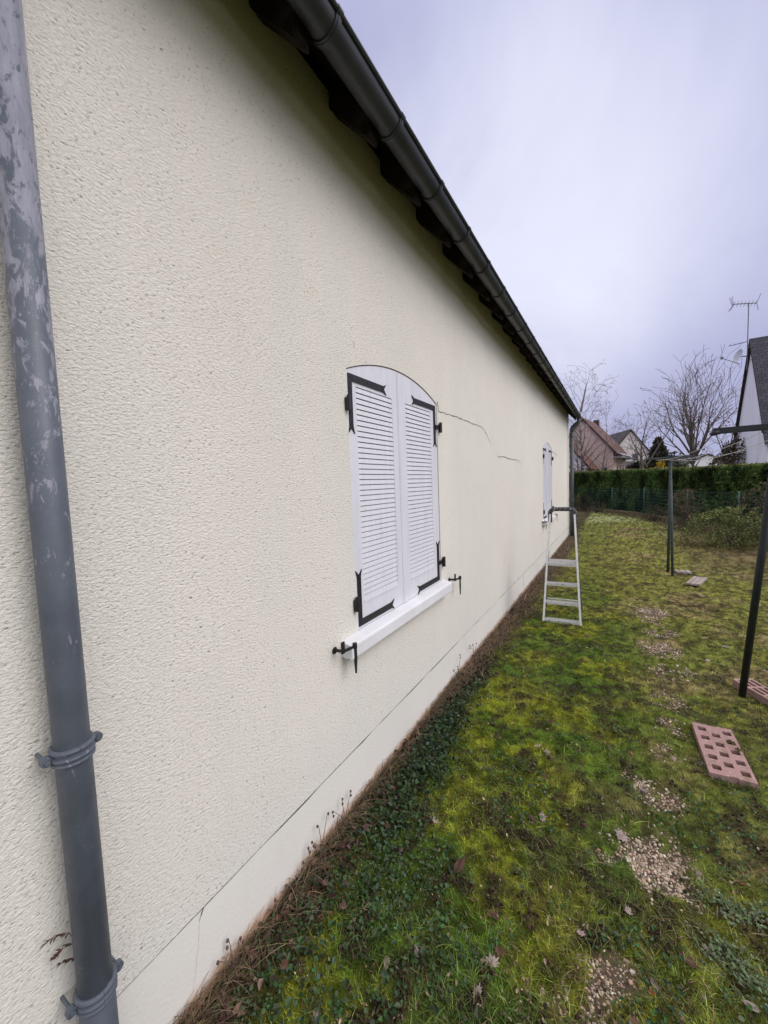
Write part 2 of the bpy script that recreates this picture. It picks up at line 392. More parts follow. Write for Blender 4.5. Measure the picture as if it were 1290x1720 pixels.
def gravel_w(x, y):
    w = np.zeros_like(x)
    for gx, gy, gr in GRAVEL:
        gr = gr * (.82 if gy > 3 else .95)
        d = np.hypot(x - gx, (y - gy) * .9) / gr
        w = np.maximum(w, 1 - sst(d, .45, 1.35))
    return np.clip(w * sst(fbm(x, y, 14, 3, 5), .36, .60) * 1.2, 0, 1)
def soil_w(x, y):
    return sst(fbm(x, y, 9.5, 3, 40), .60, .70) * .7
def gz(x, y):
    x = np.asarray(x, float); y = np.asarray(y, float)
    near = 1 - sst(y, 14, 22)
    h = (fbm(x, y, 2.2, 4, 3) - .5) * .05 + (fbm(x, y, 14, 3, 9) - .5) * .040 * near
    h = h * sst(x, -0.02, .35) 
    h = h + soil_w(x, y) * .012 * near - gravel_w(x, y) * .010
    return np.where(x < -.02, -0.02, h)
A_ = lambda *c: np.array(c)
def tint(x, y):
    """what grows at this place: moss, grass, straw or bare soil"""
    x = np.asarray(x, float); y = np.asarray(y, float)
    e = lambda v: v[..., None]
    green = A_(.062, .100, .013); moss = A_(.128, .142, .014); dark = A_(.026, .045, .012); soil = A_(.050, .036, .026)
    straw = A_(.185, .145, .065); olive = A_(.150, .150, .036); pale = A_(.23, .25, .10)
    base = green * 1.0 + e(np.zeros_like(x))
    wm_ = sst(fbm(x, y, 2.6, 4, 1), .46, .62); base = base * (1 - e(wm_)) + moss * e(wm_)
    wd = sst(fbm(x, y, 3.7, 4, 21), .56, .72) * .6; base = base * (1 - e(wd)) + dark * e(wd)
    wo = np.clip(sst(x, .9, 1.7) * .6 + sst(y, 3.5, 8) * .75, 0, .88); base = base * (1 - e(wo)) + olive * e(wo)
    ws = np.clip(sst(fbm(x, y, 2.1, 4, 31), .48, .68) * (.12 + .75 * sst(x, .8, 1.6)), 0, .8)
    base = base * (1 - e(ws)) + straw * e(ws)
    wf = sst(fbm(x, y, .35, 3, 61) + sst(y, 12, 22) * .35 - sst(x, 2, 4) * .1, .52, .75) * sst(y, 9, 16); base = base * (1 - e(wf)) + pale * e(wf)
    # brown trampled ground right of the far post
    wb = sst(x, 1.9, 2.6) * sst(y, 7, 9) * (1 - sst(y, 12, 17)) * .55; base = base * (1 - e(wb)) + A_(.11, .08, .045) * e(wb)
    fn = fbm(x, y, 26, 3, 44); base = base * e(1.50 * (.46 + 1.08 * sst(fn, .25, .75)))
    w6 = sst(fbm(x, y, 17, 3, 144), .60, .70) * .6; base = base * (1 - e(w6)) + A_(.075, .055, .035) * e(w6)
    w5 = soil_w(x, y); base = base * (1 - e(w5)) + soil * e(w5)
    wg = gravel_w(x, y); base = base * (1 - e(wg)) + A_(.16, .12, .085) * e(wg)
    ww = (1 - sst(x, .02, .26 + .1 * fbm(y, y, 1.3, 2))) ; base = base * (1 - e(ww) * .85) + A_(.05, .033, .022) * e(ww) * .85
    return base

# ------------------------------------------------------------------ ground
def axis_pts(a, b, d0, growth, start):
    out_ = [start]; d = d0
    while out_[-1] < b: out_.append(out_[-1] + d); d *= growth
    return out_
xs = np.array([-400, -150, -60, -30, -16, -9, -5, -2.5, -1.2, -.5, -.2] + list(np.arange(-.05, 2.6, .022)) + axis_pts(0, 400, .03, 1.07, 2.62))
ys = np.array([-200, -60, -20, -8, -3, -1, 0.2] + list(np.arange(.35, 6.0, .022)) + axis_pts(0, 900, .03, 1.028, 6.02))
X, Y = np.meshgrid(xs, ys, indexing='ij')
Z = gz(X, Y) * (1 - sst(Y, 30, 40))
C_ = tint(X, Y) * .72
ff = sst(Y, 24, 34)[..., None]; C_ = C_ * (1 - ff) + A_(.09, .10, .04) * ff
nx, ny = len(xs), len(ys)
idx = np.arange(nx * ny).reshape(nx, ny)
F_ = np.stack([idx[:-1, :-1], idx[1:, :-1], idx[1:, 1:], idx[:-1, 1:]], -1).reshape(-1, 4)
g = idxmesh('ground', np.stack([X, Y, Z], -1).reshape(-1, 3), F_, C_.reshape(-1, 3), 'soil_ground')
tag(g, kind='structure')

# ------------------------------------------------------------------ our house
house = empty('house', (0, 0, 0))
tag(house, 'long cream roughcast house with dark gutter, cracked wall and closed white louvred shutters', 'house')
WIN = [(1.54, 2.63), (7.305, 8.395)]
ZB, ZS, ZP = .868, 2.163, 2.268        # bottom, spring, peak of the openings
Y0, Y1, ZT, ZJ = -3.0, 11.62, 3.36, .295
def arch(y, w):
    a, b = w; c = (a + b) / 2; hw = (b - a) / 2; rise = ZP - ZS
    Rr = (hw * hw + rise * rise) / (2 * rise); return ZP - Rr + math.sqrt(max(Rr * Rr - (y - c) ** 2, 0))
wl = MB()
def wq(ya, yb, za, zb): wl.poly([(0, ya, za), (0, yb, za), (0, yb, zb), (0, ya, zb)])
py = Y0
for w in WIN:
    wq(py, w[0], ZJ, ZT); wq(w[0], w[1], ZJ, ZB)
    n = 24; yy = [w[0] + (w[1] - w[0]) * k / n for k in range(n + 1)]
    for a, b in zip(yy[:-1], yy[1:]):
        wl.poly([(0, a, arch(a, w)), (0, b, arch(b, w)), (0, b, ZT), (0, a, ZT)])
        wl.poly([(0, a, arch(a, w)), (-.09, a, arch(a, w)), (-.09, b, arch(b, w)), (0, b, arch(b, w))])
    for s_, yv in ((0, w[0]), (1, w[1])): wl.poly([(0, yv, ZB), (-.09, yv, ZB), (-.09, yv, ZS), (0, yv, ZS)])
    wl.poly([(0, w[0], ZB), (-.09, w[0], ZB), (-.09, w[1], ZB), (0, w[1], ZB)])
    py = w[1]
wq(py, Y1, ZJ, ZT)
wl.poly([(0, Y0, ZJ), (0, Y1, ZJ), (-.03, Y1, ZJ), (-.03, Y0, ZJ)])
# gable ends and back wall
for yv in (Y0, Y1): wl.poly([(0, yv, ZJ), (0, yv, ZT), (-4, yv, 7.25), (-8, yv, ZT), (-8, yv, ZJ)])
wl.poly([(-8, Y0, ZJ), (-8, Y1, ZJ), (-8, Y1, ZT), (-8, Y0, ZT)])
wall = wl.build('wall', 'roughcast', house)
pm = MB(); pm.box((-7.99, Y0 + .01, -.3), (-.003, Y1 - .01, ZJ - .001)); pm.build('plinth', 'plinth', house)
rf = MB()
# roof slopes (slab 6 cm) resting on the rafters; eave edge above the gutter back
def slope_slab(x0, z0, x1, z1, th=.07):
    d = Vector((x1 - x0, z1 - z0)).normalized(); nrm = Vector((-d.y, d.x)) * th
    if nrm.y < 0: nrm = -nrm
    rf.prism([(x0, z0), (x1, z1), (x1 + nrm.x, z1 + nrm.y), (x0 + nrm.x, z0 + nrm.y)], 'y', Y0 - .1, Y1 + .06)
K = (3.29 - 3.05) / .22
slope_slab(.235, 3.42 - .235 * K + .02, -4.0, 3.44 + 4 * K); slope_slab(-8.235, 3.42 - .235 * K + .02, -4.0, 3.44 + 4 * K)
rf.build('roof', 'roof_tile', house)
sb = MB(); zt = 3.29 + .135
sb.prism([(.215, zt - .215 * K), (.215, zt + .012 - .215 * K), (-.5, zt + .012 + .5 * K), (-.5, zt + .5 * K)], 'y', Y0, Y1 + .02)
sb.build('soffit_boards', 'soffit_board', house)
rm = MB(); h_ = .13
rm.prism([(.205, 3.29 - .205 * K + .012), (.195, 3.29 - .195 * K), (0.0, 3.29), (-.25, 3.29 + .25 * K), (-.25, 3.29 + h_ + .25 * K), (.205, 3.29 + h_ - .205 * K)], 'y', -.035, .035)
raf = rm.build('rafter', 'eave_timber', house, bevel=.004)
ry = [1.09 + .4402 * k for k in range(-9, 24)]
raf.location.y = ry[0]
for yv in ry[1:]:
    if yv > Y1 - .05: continue
    c = raf.copy(); COL.objects.link(c); c.parent = house; c.location.y = yv
# gutter
GX, GZ, GR = .257, 3.165, .054
gm = MB(); n = 18; YG1 = 11.47
prof = [(GX + GR * math.cos(math.pi + math.pi * k / n), GZ + GR * math.sin(math.pi + math.pi * k / n)) for k in range(n + 1)]
profi = [(GX + (GR - .003) * math.cos(math.pi + math.pi * k / n), GZ + (GR - .003) * math.sin(math.pi + math.pi * k / n)) for k in range(n, -1, -1)]
gm.prism(prof + profi, 'y', Y0, YG1)
gm.prism([(GX + (GR - .004) * math.cos(math.pi + math.pi * k / n), GZ + (GR - .004) * math.sin(math.pi + math.pi * k / n)) for k in range(n + 1)], 'y', YG1 - .004, YG1 - .001)
gm.tube([(GX + GR + .005, Y0, GZ + .003), (GX + GR + .005, YG1, GZ + .003)], .0085, 10)
gut = gm.build('gutter', 'gutter_zinc', house)
for p in gut.data.polygons: p.use_smooth = False
bmk = MB(); pts_o = []
def arcband(r0, r1, ya, yb, mb):
    pr = [(GX + r1 * math.cos(math.pi + math.pi * k / 20), GZ + r1 * math.sin(math.pi + math.pi * k / 20)) for k in range(21)]
    pi_ = [(GX + r0 * math.cos(math.pi + math.pi * k / 20), GZ + r0 * math.sin(math.pi + math.pi * k / 20)) for k in range(20, -1, -1)]
    mb.prism(pr + pi_, 'y', ya, yb)
arcband(GR + .0008, GR + .0055, -.013, .013, bmk); arcband(GR + .0055, GR + .0075, -.004, .004, bmk)
bmk.tube([(GX + GR + .004, -.013, GZ + .003), (GX + GR + .004, .013, GZ + .003)], .0125, 10)
brk = bmk.build('gutter_bracket', 'gutter_zinc', gut)
brk.location.y = ry[0] + .06
for yv in ry[1:]:
    if yv + .06 > YG1 - .03: continue
    c = brk.copy(); COL.objects.link(c); c.parent = gut; c.location.y = yv + .06

# downpipes
def downpipe(px, pyy, r, mat, gy, clamps, zlow=-.05, seam=None):
    mb = MB()
    # lower part slides over the upper part at every joint
    zs = [2.9]
    pts = [(GX, gy, GZ - GR + .01), (GX, gy, GZ - GR - .05), (GX - .02, gy, GZ - GR - .085), ((GX + px) / 2 + .02, (gy + pyy) / 2, 3.0), (px + .02, pyy, 2.93), (px, pyy, 2.89), (px, pyy, 2.8)]
    mb.tube(pts, r, 28); 
    mb.tube([(px, pyy, 2.8), (px, pyy, zlow)], r, 40)
    if seam is not None:
        mb.tube([(px, pyy, seam), (px, pyy, seam - .004), (px, pyy, zlow)], [r, r + .0022, r + .0022], 40)
    o = mb.build('downpipe', mat, house, smooth=True)
    for zc in clamps:
        cm = MB()
        for dz, rr in ((.013, .0055), (-.004, .0048), (-.016, .0042)):
            ring = [(px + (r + .003) * math.cos(2 * math.pi * k / 32), pyy + (r + .003) * math.sin(2 * math.pi * k / 32), zc + dz) for k in range(33)]
            cm.tube(ring, rr, 8, caps=False)
        cm.tube([(px, pyy, zc - .02), (px, pyy, zc + .018)], [r + .0035, r + .0035], 32)
        for s_ in (-1, 1):
            # ear with bolt on each side, half a turn apart
            cx, cy = px - .004, pyy + s_ * (r + .014)
            cm.tube([(cx - .006, cy, zc), (cx + .007, cy, zc)], .011, 14)
            cm.tube([(cx + .007, cy, zc), (cx + .012, cy, zc)], .0055, 6)
            cm.box((cx - .004, min(cy, cy - s_ * .02), zc - .009), (cx + .005, max(cy, cy - s_ * .02), zc + .009))
            cm.tube([(0.002, cy, zc), (cx - .003, cy, zc)], .004, 8)
        cm.build('pipe_clamp', mat, o, smooth=False)
    return o
downpipe(.055, .345, .034, 'downpipe', .30, (1.028, .432), seam=.44)
dp2 = downpipe(.095, 11.37, .045, 'dark_pipe', 11.37, (2.68, 1.02))
dp2['label'] = 'dark downpipe at the far corner with an S bend under the gutter'

# shutters, sill, stops for both windows
def fork_strap(mb, y, z, dy, dz, x=.0, L_=.36, V_=.285, w=.034, th=.005):
    """corner strap: horizontal arm and vertical arm with forked ends, at corner (y,z)"""
    def arm(p0, dirv, perp, ln):
        p0 = Vector(p0); dirv = Vector(dirv); perp = Vector(perp)
        prof = [p0, p0 + dirv * (ln - .03), p0 + dirv * (ln - .012) - perp * .006, p0 + dirv * (ln + .004) - perp * .012, p0 + dirv * (ln - .02) + perp * (w * .42),
                p0 + dirv * (ln - .02) + perp * (w * .58), p0 + dirv * (ln + .004) + perp * (w + .012), p0 + dirv * (ln - .012) + perp * (w + .006), p0 + dirv * (ln - .03) + perp * w, p0 + perp * w]
        pl = [(q.x, q.y) for q in prof]
        i = len(mb.v); n_ = len(pl)
        mb.v += [(x, a, b) for a, b in pl] + [(x + th, a, b) for a, b in pl]
        # concave loop: split into quads/tris by hand (front and sides only)
        mb.f.append((i + n_ + 0, i + n_ + 1, i + n_ + 8, i + n_ + 9)); mb.f.append((i + n_ + 1, i + n_ + 2, i + n_ + 3, i + n_ + 4)); mb.f.append((i + n_ + 5, i + n_ + 6, i + n_ + 7, i + n_ + 8))
        mb.f.append((i + n_ + 1, i + n_ + 4, i + n_ + 5, i + n_ + 8))
        for k in range(n_): mb.f.append((i + k, i + (k + 1) % n_, i + n_ + (k + 1) % n_, i + n_ + k))
    arm((y, z), (dy, 0), (0, dz), L_)
    vw = .030
    w0 = w; 
    # vertical arm starts past the horizontal one so their faces butt
    w = vw
    arm((y, z + dz * w0), (0, dz), (dy, 0), V_ - w0)
    for q in ((.02, .017), (.17, .017), (.32, .017)): mb.tube([(x + th, y + dy * q[0], z + dz * q[1]), (x + th + .002, y + dy * q[0], z + dz * q[1])], .004, 8)
    for q in (.12, .24): mb.tube([(x + th, y + dy * .015, z + dz * q), (x + th + .002, y + dy * .015, z + dz * q)], .004, 8)
def build_window():
    w = WIN[0]; parts = []
    XF = -.006                                  # front of the shutter frame
    mid = 2.075; g_ = .004
    for side in (0, 1):
        a, b = (w[0] + g_, mid - .002) if side == 0 else (mid + .002, w[1] - g_)
        s0, s1 = (1.622, 1.985) if side == 0 else (2.150, 2.520)
        zb, z0, z1 = ZB + .006, 1.008, 2.094
        fm = MB()
        fm.box((XF - .032, a, zb), (XF, s0, z1)); fm.box((XF - .032, s1, zb), (XF, b, z1)); fm.box((XF - .032, s0, zb), (XF, s1, z0))
        n = 12; yy = [a + (b - a) * k / n for k in range(n + 1)]
        top = [(y_, arch(y_, w) - .005) for y_ in yy]
        fm.prism([(a, z1)] + [(b, z1)] + top[::-1], 'x', XF - .032, XF)
        # chamfered raised lip below the slats
        fm.box((XF - .004, s0 + .002, z0 - .012), (XF + .003, s1 - .002, z0 - .002))
        o = fm.build('shutter', 'shutter', house)
        sm = MB(); ns = 40
        for k in range(ns):
            zc = z0 + (z1 - z0) * (k + .5) / ns; hh = (z1 - z0) / ns
            # slat: outer lower edge drops in front, leaves a dark slit above the one below
            sm.prism([(XF - .003, zc - hh * .50), (XF - .0005, zc - hh * .47), (XF - .003, zc + hh * .33), (XF - .022, zc + hh * .62), (XF - .024, zc + hh * .35)], 'y', s0 + .0005, s1 - .0005)
        sm.build('louvre_slats', 'shutter', o)
        bk = MB(); bk.box((XF - .040, s0 - .01, z0 - .01), (XF - .033, s1 + .01, z1 + .01)); bk.build('slit_shade_sheet', 'gap_shade_black', o)  # added black sheet, paints the shade seen through the slits
        if side == 0:
            am = MB(); am.prism([(mid - .030, 0), (mid + .030, 0), (mid + .024, .006), (mid - .024, .006)], 'z', zb, 2.0)
            am.v = [(XF + .001 + v[1], v[0], v[2]) for v in am.v]
            # top follows the arch
            am.v = [(v[0], v[1], (arch(v[1], w) - .012 if v[2] > 1.9 else v[2])) for v in am.v]
            am.build('cover_strip', 'shutter', o)
        st_ = MB(); yo = w[0] + .014 if side == 0 else w[1] - .030; dy = 1 if side == 0 else -1
        fork_strap(st_, yo, 2.146, dy, -1, XF + .001); st_.build('corner_strap', 'black_iron', o)
        st_ = MB(); fork_strap(st_, yo + (.008 if side == 0 else .002), .888, dy, 1, XF + .001); st_.build('corner_strap', 'black_iron', o)
        for zc in (1.998, 1.016):
            hm = MB(); yh = w[0] - .008 if side == 0 else w[1] + .022
            hm.tube([(.016, yh, zc - .036), (.016, yh, zc + .036)], .011, 14)
            hm.box((0.001, yh - .017, zc - .034), (.018, yh + .007, zc + .022)) if side == 0 else hm.box((.001, yh - .006, zc - .034), (.018, yh + .018, zc + .022))
            ya, yb = sorted((yh, yo + dy * .012)); hm.box((-.004, ya, zc - .012), (.007, yb, zc + .014))
            hm.build('hinge', 'black_iron', o)
        parts.append(o)
    cm = MB(); cm.box((-.0905, w[0] - .02, ZB - .02), (-.085, w[1] + .02, ZP + .02)); parts.append(cm.build('window_back', 'gap_shade_black', house))
    sl = MB()
    sl.prism([(-.08, .868), (-.08, .80), (.018, .796), (.022, .790), (.030, .790), (.034, .796), (.042, .798), (.048, .790), (.060, .790), (.062, .798), (.062, .852), (.056, .860), (-.001, .871)], 'y', 1.405, 2.685)
    parts.append(sl.build('window_sill', 'sill', house, bevel=.002))
    for s_, yc in ((0, 1.352), (1, 2.775)):
        d = 1 if s_ == 0 else -1; d = 1
        am = MB(); zc = .862
        am.tube([(0, yc, zc - .012), (.055, yc, zc - .006)], .0075, 10)
        am.tube([(.002, yc, zc - .012), (.006, yc, zc - .012)], .016, 12)
        # tall flat tab
        am.box((.048, yc - .010, zc - .018), (.054, yc + .012, zc + .036))
        # arm and long tapered lever
        am.bar((.052, yc, zc - .008), (.062, yc + .075, zc - .010), .008, .012)
        am.tube([(.062, yc + .078, zc + .004), (.062, yc + .078, zc - .02)], .011, 10)
        am.prism([(-.010, -.02), (.010, -.02), (.012, -.07), (.003, -.142), (-.003, -.142), (-.010, -.07)], 'x', .058, .064)
        k0 = len(am.v) - 12
        for k in range(k0, len(am.v)):
            v = am.v[k]; am.v[k] = (v[0], v[1] + yc + .080, v[2] + zc)
        parts.append(am.build('shutter_stop', 'black_iron', house))
    return parts
for o in build_window():
    c = copy_tree(o, house); c.location.y += WIN[1][0] - WIN[0][0]
# cracks in the render (thin ragged opening, 1 mm deep relief)
def crack(pts, w=.003, mat='crack_and_edge_shade', x=.0012, jit=.006):
    mb = MB(); P = []
    for (a, b) in zip(pts[:-1], pts[1:]):
        n_ = max(2, int(math.hypot(b[0] - a[0], b[1] - a[1]) / .02))
        for k in range(n_):
            f = k / n_; P.append((a[0] + (b[0] - a[0]) * f + random.uniform(-jit, jit), a[1] + (b[1] - a[1]) * f + random.uniform(-jit, jit)))
    P.append(pts[-1])
    i = 0; n_ = len(P)
    for (a, b), k in zip(zip(P[:-1], P[1:]), range(n_)):
        ww = w * random.uniform(.5, 1.3) * (1 - .7 * (k / n_) ** 3)
        d = Vector((b[0] - a[0], b[1] - a[1])); nn_ = Vector((-d.y, d.x)).normalized() * ww / 2
        mb.poly([(x, a[0] - nn_.x, a[1] - nn_.y), (x, b[0] - nn_.x, b[1] - nn_.y), (x, b[0] + nn_.x, b[1] + nn_.y), (x, a[0] + nn_.x, a[1] + nn_.y)])
    mb.build('crack', mat, wall)
crack([(2.64, 2.19), (2.66, 2.117), (3.0, 2.125), (3.45, 2.115), (3.67, 2.121), (3.80, 2.10)], .0075)
crack([(3.80, 2.10), (3.884, 2.05), (3.98, 2.0)], .006)
crack([(3.98, 2.0), (4.12, 1.93), (4.277, 1.861)], .0022, 'crack_soft')
crack([(4.277, 1.861), (4.55, 1.868), (4.794, 1.856), (5.2, 1.858), (5.36, 1.85), (5.5, 1.80)], .009)
crack([(5.05, 1.855), (5.2, 1.83), (5.3, 1.79)], .003, 'crack_soft')
crack([(8.40, 2.14), (8.85, 2.12), (9.15, 2.10), (9.4, 2.09)], .007)
crack([(8.85, 2.12), (9.1, 2.125)], .005)
crack([(7.263, .786), (7.24, .64), (7.0, .66), (6.69, .643), (6.67, .45), (6.45, .366)], .0065, 'crack_soft')
crack([(1.613, 2.308), (1.616, 2.292), (1.613, 2.274)], .003, 'crack_and_edge_shade', jit=.001)
crack([(1.70, 2.23), (1.72, 2.236)], .002)
px_ = -.0022
crack([(5.53, .29), (5.54, .2), (5.52, .08)], .010, 'crack_and_edge_shade', px_)
crack([(.655, .292), (.648, .284), (.636, .262)], .004, 'crack_and_edge_shade', px_, .0008)
crack([(.636, .262), (.63, .2), (.60, .06)], .0012, 'crack_soft', px_, .001)
crack([(3.1, .285), (3.14, .2), (3.2, .1)], .003, 'crack_soft', px_)
crack([(2.75, .26), (2.70, .18)], .002, 'crack_soft', px_)
crack([(6.4, .29), (6.38, .2)], .004, 'crack_soft', px_)
# dark ragged strip painting the shade line under the roughcast edge
mb = MB(); yy_ = np.arange(-1.0, Y1 - .1, .03); hh_ = .0038 + .0060 * np.clip(vnoise(yy_ * 9, yy_ * 0 + 3.3) * 1.6 - .4, 0, 1)
for a_, b_, ha, hb in zip(yy_[:-1], yy_[1:], hh_[:-1], hh_[1:]):
    mb.poly([(-.0018, a_, ZJ - ha), (-.0018, b_, ZJ - hb), (-.0018, b_, ZJ - .0002), (-.0018, a_, ZJ - .0002)])
mb.build('edge_shade_strip', 'crack_and_edge_shade', wall)

def at(px, py, Yv):
    d = CR @ np.array([px - 645., py - 860., 650.]); t_ = (Yv - CAMP[1]) / d[1]; return CAMP + d * t_
def onground(px, py):
    d = CR @ np.array([px - 645., py - 860., 650.]); p = CAMP + d * (-CAMP[2] / d[2]); return p[0], p[1]

# ------------------------------------------------------------------ lawn: blades, moss, herbs
def scatter(n, r0, r1, az0=-90, az1=20, extra=.12):
    r = np.exp(rng.uniform(math.log(r0), math.log(r1), n)); az = np.radians(np.where(rng.random(n) < extra, rng.uniform(az1, 62, n), rng.uniform(az0, az1, n)))
    x = CAMP[0] + r * np.sin(az); y = r * np.cos(az)
    k = x > .004
    return x[k], y[k], r[k]
def jitter(c, a=.25, hue=.12):
    n = len(c); v = np.exp(rng.normal(0, a, n))[:, None]; h = np.exp(rng.normal(0, hue, (n, 3)))
    return np.clip(c * v * h, 0.002, .9)
def blades(name, x, y, h, w, lean, cols, mat='grass_blade', label=None, z=None):
    n = len(x); z = gz(x, y) if z is None else z; a = rng.uniform(0, 2 * np.pi, n); b = rng.uniform(0, 2 * np.pi, n)
    base = np.stack([x, y, z - .003], -1); u = np.stack([np.cos(a), np.sin(a), np.zeros(n)], -1) * (w / 2)[:, None]
    ld = np.stack([np.cos(b), np.sin(b), np.zeros(n)], -1) * (h * lean)[:, None]
    tip = base + ld + np.stack([np.zeros(n), np.zeros(n), h], -1)
    V = np.stack([base - u, base + u, tip], 1)
    o = npmesh(name, V, 3, cols, mat); tag(o, kind='stuff')
    if label: tag(o, label[0], label[1])
    return o
def arcs(x, y, z, az, L_, rise, w, cols, seg=3):
    """curved flat stems: start height z, heading az, length L_, rise = starting slope, they bow over"""
    n = len(x); hd = np.stack([np.cos(az), np.sin(az), np.zeros(n)], -1); sd_ = np.stack([-np.sin(az), np.cos(az), np.zeros(n)], -1)
    P = []; 
    for k in range(seg + 1):
        f = k / seg
        hor = L_ * (f * np.cos(rise) + .28 * f * f); ver = L_ * np.sin(rise) * (f - .62 * f * f)
        P.append(np.stack([x, y, z], -1) + hd * hor[:, None] + np.array([0, 0, 1]) * ver[:, None])
    V = []; C2 = []
    for k in range(seg):
        w0 = (w * (1 - .8 * (k / seg)) / 2)[:, None]; w1 = (w * (1 - .8 * ((k + 1) / seg)) / 2)[:, None]
        V.append(np.stack([P[k] - sd_ * w0, P[k] + sd_ * w0, P[k + 1] + sd_ * w1, P[k + 1] - sd_ * w1], 1)); C2.append(cols)
    return np.concatenate(V), np.concatenate(C2)
def leafquads(x, y, z, size, tilt, cols, elong=1.5, fold=.25, az=None):
    """leaf = two halves folded on the midrib (2 quads), any tilt"""
    n = len(x); az = rng.uniform(0, 2 * np.pi, n) if az is None else az
    el = rng.normal(0, 1, n) * tilt; ro = rng.normal(0, 1, n) * tilt
    d = np.stack([np.cos(az) * np.cos(el), np.sin(az) * np.cos(el), np.sin(el)], -1)
    s0 = np.stack([-np.sin(az), np.cos(az), np.zeros(n)], -1); up = np.cross(d, s0)
    s_ = s0 * np.cos(ro)[:, None] + up * np.sin(ro)[:, None]; up = np.cross(d, s_)
    o = np.stack([x, y, z], -1); L_ = (size * elong)[:, None]; Wd = size[:, None] * .5
    B = o; T = o + d * L_ - up * L_ * .08; Mi = o + d * L_ * .55 + up * L_ * .03
    q = []
    for sgn in (-1, 1):
        a = o + d * L_ * .22 + s_ * Wd * sgn * .9 + up * size[:, None] * fold * .8
        b = o + d * L_ * .68 + s_ * Wd * sgn * .75 + up * size[:, None] * fold * .6
        q.append(np.stack([B, a, b, T], 1))
    return np.concatenate(q), np.concatenate([cols, cols])

A = A_
# short turf
x, y, r = scatter(230000, .75, 24)
gw = gravel_w(x, y); sw = soil_w(x, y); keep = rng.random(len(x)) > np.maximum(gw * .90, sw * .6); x, y, r = x[keep], y[keep], r[keep]
len_n = fbm(x, y, 5, 3, 77)
h = (.010 + .030 * len_n * rng.random(len(x))) * (1 + r * .055) * (1 - .35 * sst(y, 3, 8)); w = .0022 * (1 + r * .50)
c = jitter(tint(x, y) * 1.15, .32, .10)
dry = rng.random(len(x)) < (.05 + .16 * sst(x, .7, 1.5)); c[dry] = jitter(np.repeat(A(.20, .155, .07)[None], dry.sum(), 0), .3, .06)
blades('lawn_grass', x, y, h, w, rng.uniform(.2, 1.5, len(x)), c, label=('short mossy turf between the house wall and the hedge', 'grass'))
# moss: dense tiny cushions
x, y, r = scatter(300000, .75, 7)
mw = sst(fbm(x, y, 2.6, 4, 1), .40, .58); mw = np.maximum(mw, .35 * sst(x, .8, 1.5)); gw = gravel_w(x, y)
keep = (rng.random(len(x)) < mw * .9 + .15) & (rng.random(len(x)) > gw); x, y, r = x[keep], y[keep], r[keep]
cl = fbm(x, y, 45, 2, 13)
h = (.003 + .010 * cl) * (1 + .05 * r); w = .0042 * (1 + .28 * r)
c = jitter(tint(x, y) * (0.55 + 1.1 * cl)[:, None], .25, .08)
blades('moss', x, y, h, w, rng.uniform(.3, 2.4, len(x)), c, label=('yellow green moss cushions growing through the lawn', 'moss'))
# longer curved grass blades near the camera
x, y, r = scatter(38000, .8, 7)
kd = fbm(x, y, 3.1, 3, 55); keep = (rng.random(len(x)) < sst(kd, .42, .7) * .8 + .05) & (rng.random(len(x)) > gravel_w(x, y)); x, y, r = x[keep], y[keep], r[keep]
c = jitter(tint(x, y) * .8 + A(.03, .06, .012), .3, .1); dry = rng.random(len(x)) < .12 + .3 * sst(x, .9, 1.6); c[dry] = jitter(np.repeat(A(.25, .20, .10)[None], dry.sum(), 0), .25, .05)
V, C2 = arcs(x, y, gz(x, y), rng.uniform(0, 2 * np.pi, len(x)), rng.uniform(.015, .062, len(x)), rng.uniform(.35, 1.2, len(x)), .0022 * (1 + .35 * r), c)
tag(npmesh('long_grass', V, 4, C2, 'grass_blade'), 'longer bent green and straw blades standing over the moss', 'grass', kind='stuff')
# small-leaved herbs in the turf
x, y, r = scatter(52000, .8, 6.5)
kd = fbm(x, y, 4.3, 3, 90) + .16 * (1 - sst(x, .1, .8)) + .05 * (1 - sst(y, 1.2, 2.6)); keep = (rng.random(len(x)) < sst(kd, .50, .68)) & (gravel_w(x, y) < .3); x, y, r = x[keep], y[keep], r[keep]
c = jitter(np.repeat(A(.045, .085, .028)[None], len(x), 0), .35, .15); k2 = rng.random(len(x)) < .25; c[k2] = jitter(np.repeat(A(.07, .105, .055)[None], k2.sum(), 0), .2, .06)
V, C2 = leafquads(x, y, gz(x, y) + rng.uniform(.004, .022, len(x)), rng.uniform(.005, .013, len(x)) * (1 + .1 * r), .45, c, 1.25)
tag(npmesh('herb_leaves', V, 4, C2, 'leaf_green'), 'small round leaved herbs spreading in the near lawn', 'ground cover', kind='stuff')
# dark creeping cover along the foot of the wall
def gauss_patch(cx, cy, sx_, sy_, n):
    return cx + rng.normal(0, sx_, n), cy + rng.normal(0, sy_, n)
px_l, py_l = [], []
for cx, cy, sx_, sy_, n_ in ((.17, 1.92, .065, .18, 1500), (.15, 2.32, .055, .15, 800), (.17, 1.5, .07, .13, 420), (.15, 2.85, .045, .14, 450), (.24, 1.15, .10, .12, 130), (.22, .85, .10, .10, 110), (.13, 3.15, .04, .12, 220), (.45, 1.35, .12, .12, 50), (.55, 1.0, .12, .08, 60)):
    a, b = gauss_patch(cx, cy, sx_, sy_, n_); px_l.append(a); py_l.append(b)
x = np.abs(np.concatenate(px_l)) + .012; y = np.concatenate(py_l)
dm = np.exp(-((x - .2) / .12) ** 2) * (np.exp(-((y - 1.92) / .33) ** 2) + .7 * np.exp(-((y - 2.4) / .28) ** 2))
z = gz(x, y) + .006 + rng.random(len(x)) * (.018 + .075 * dm)
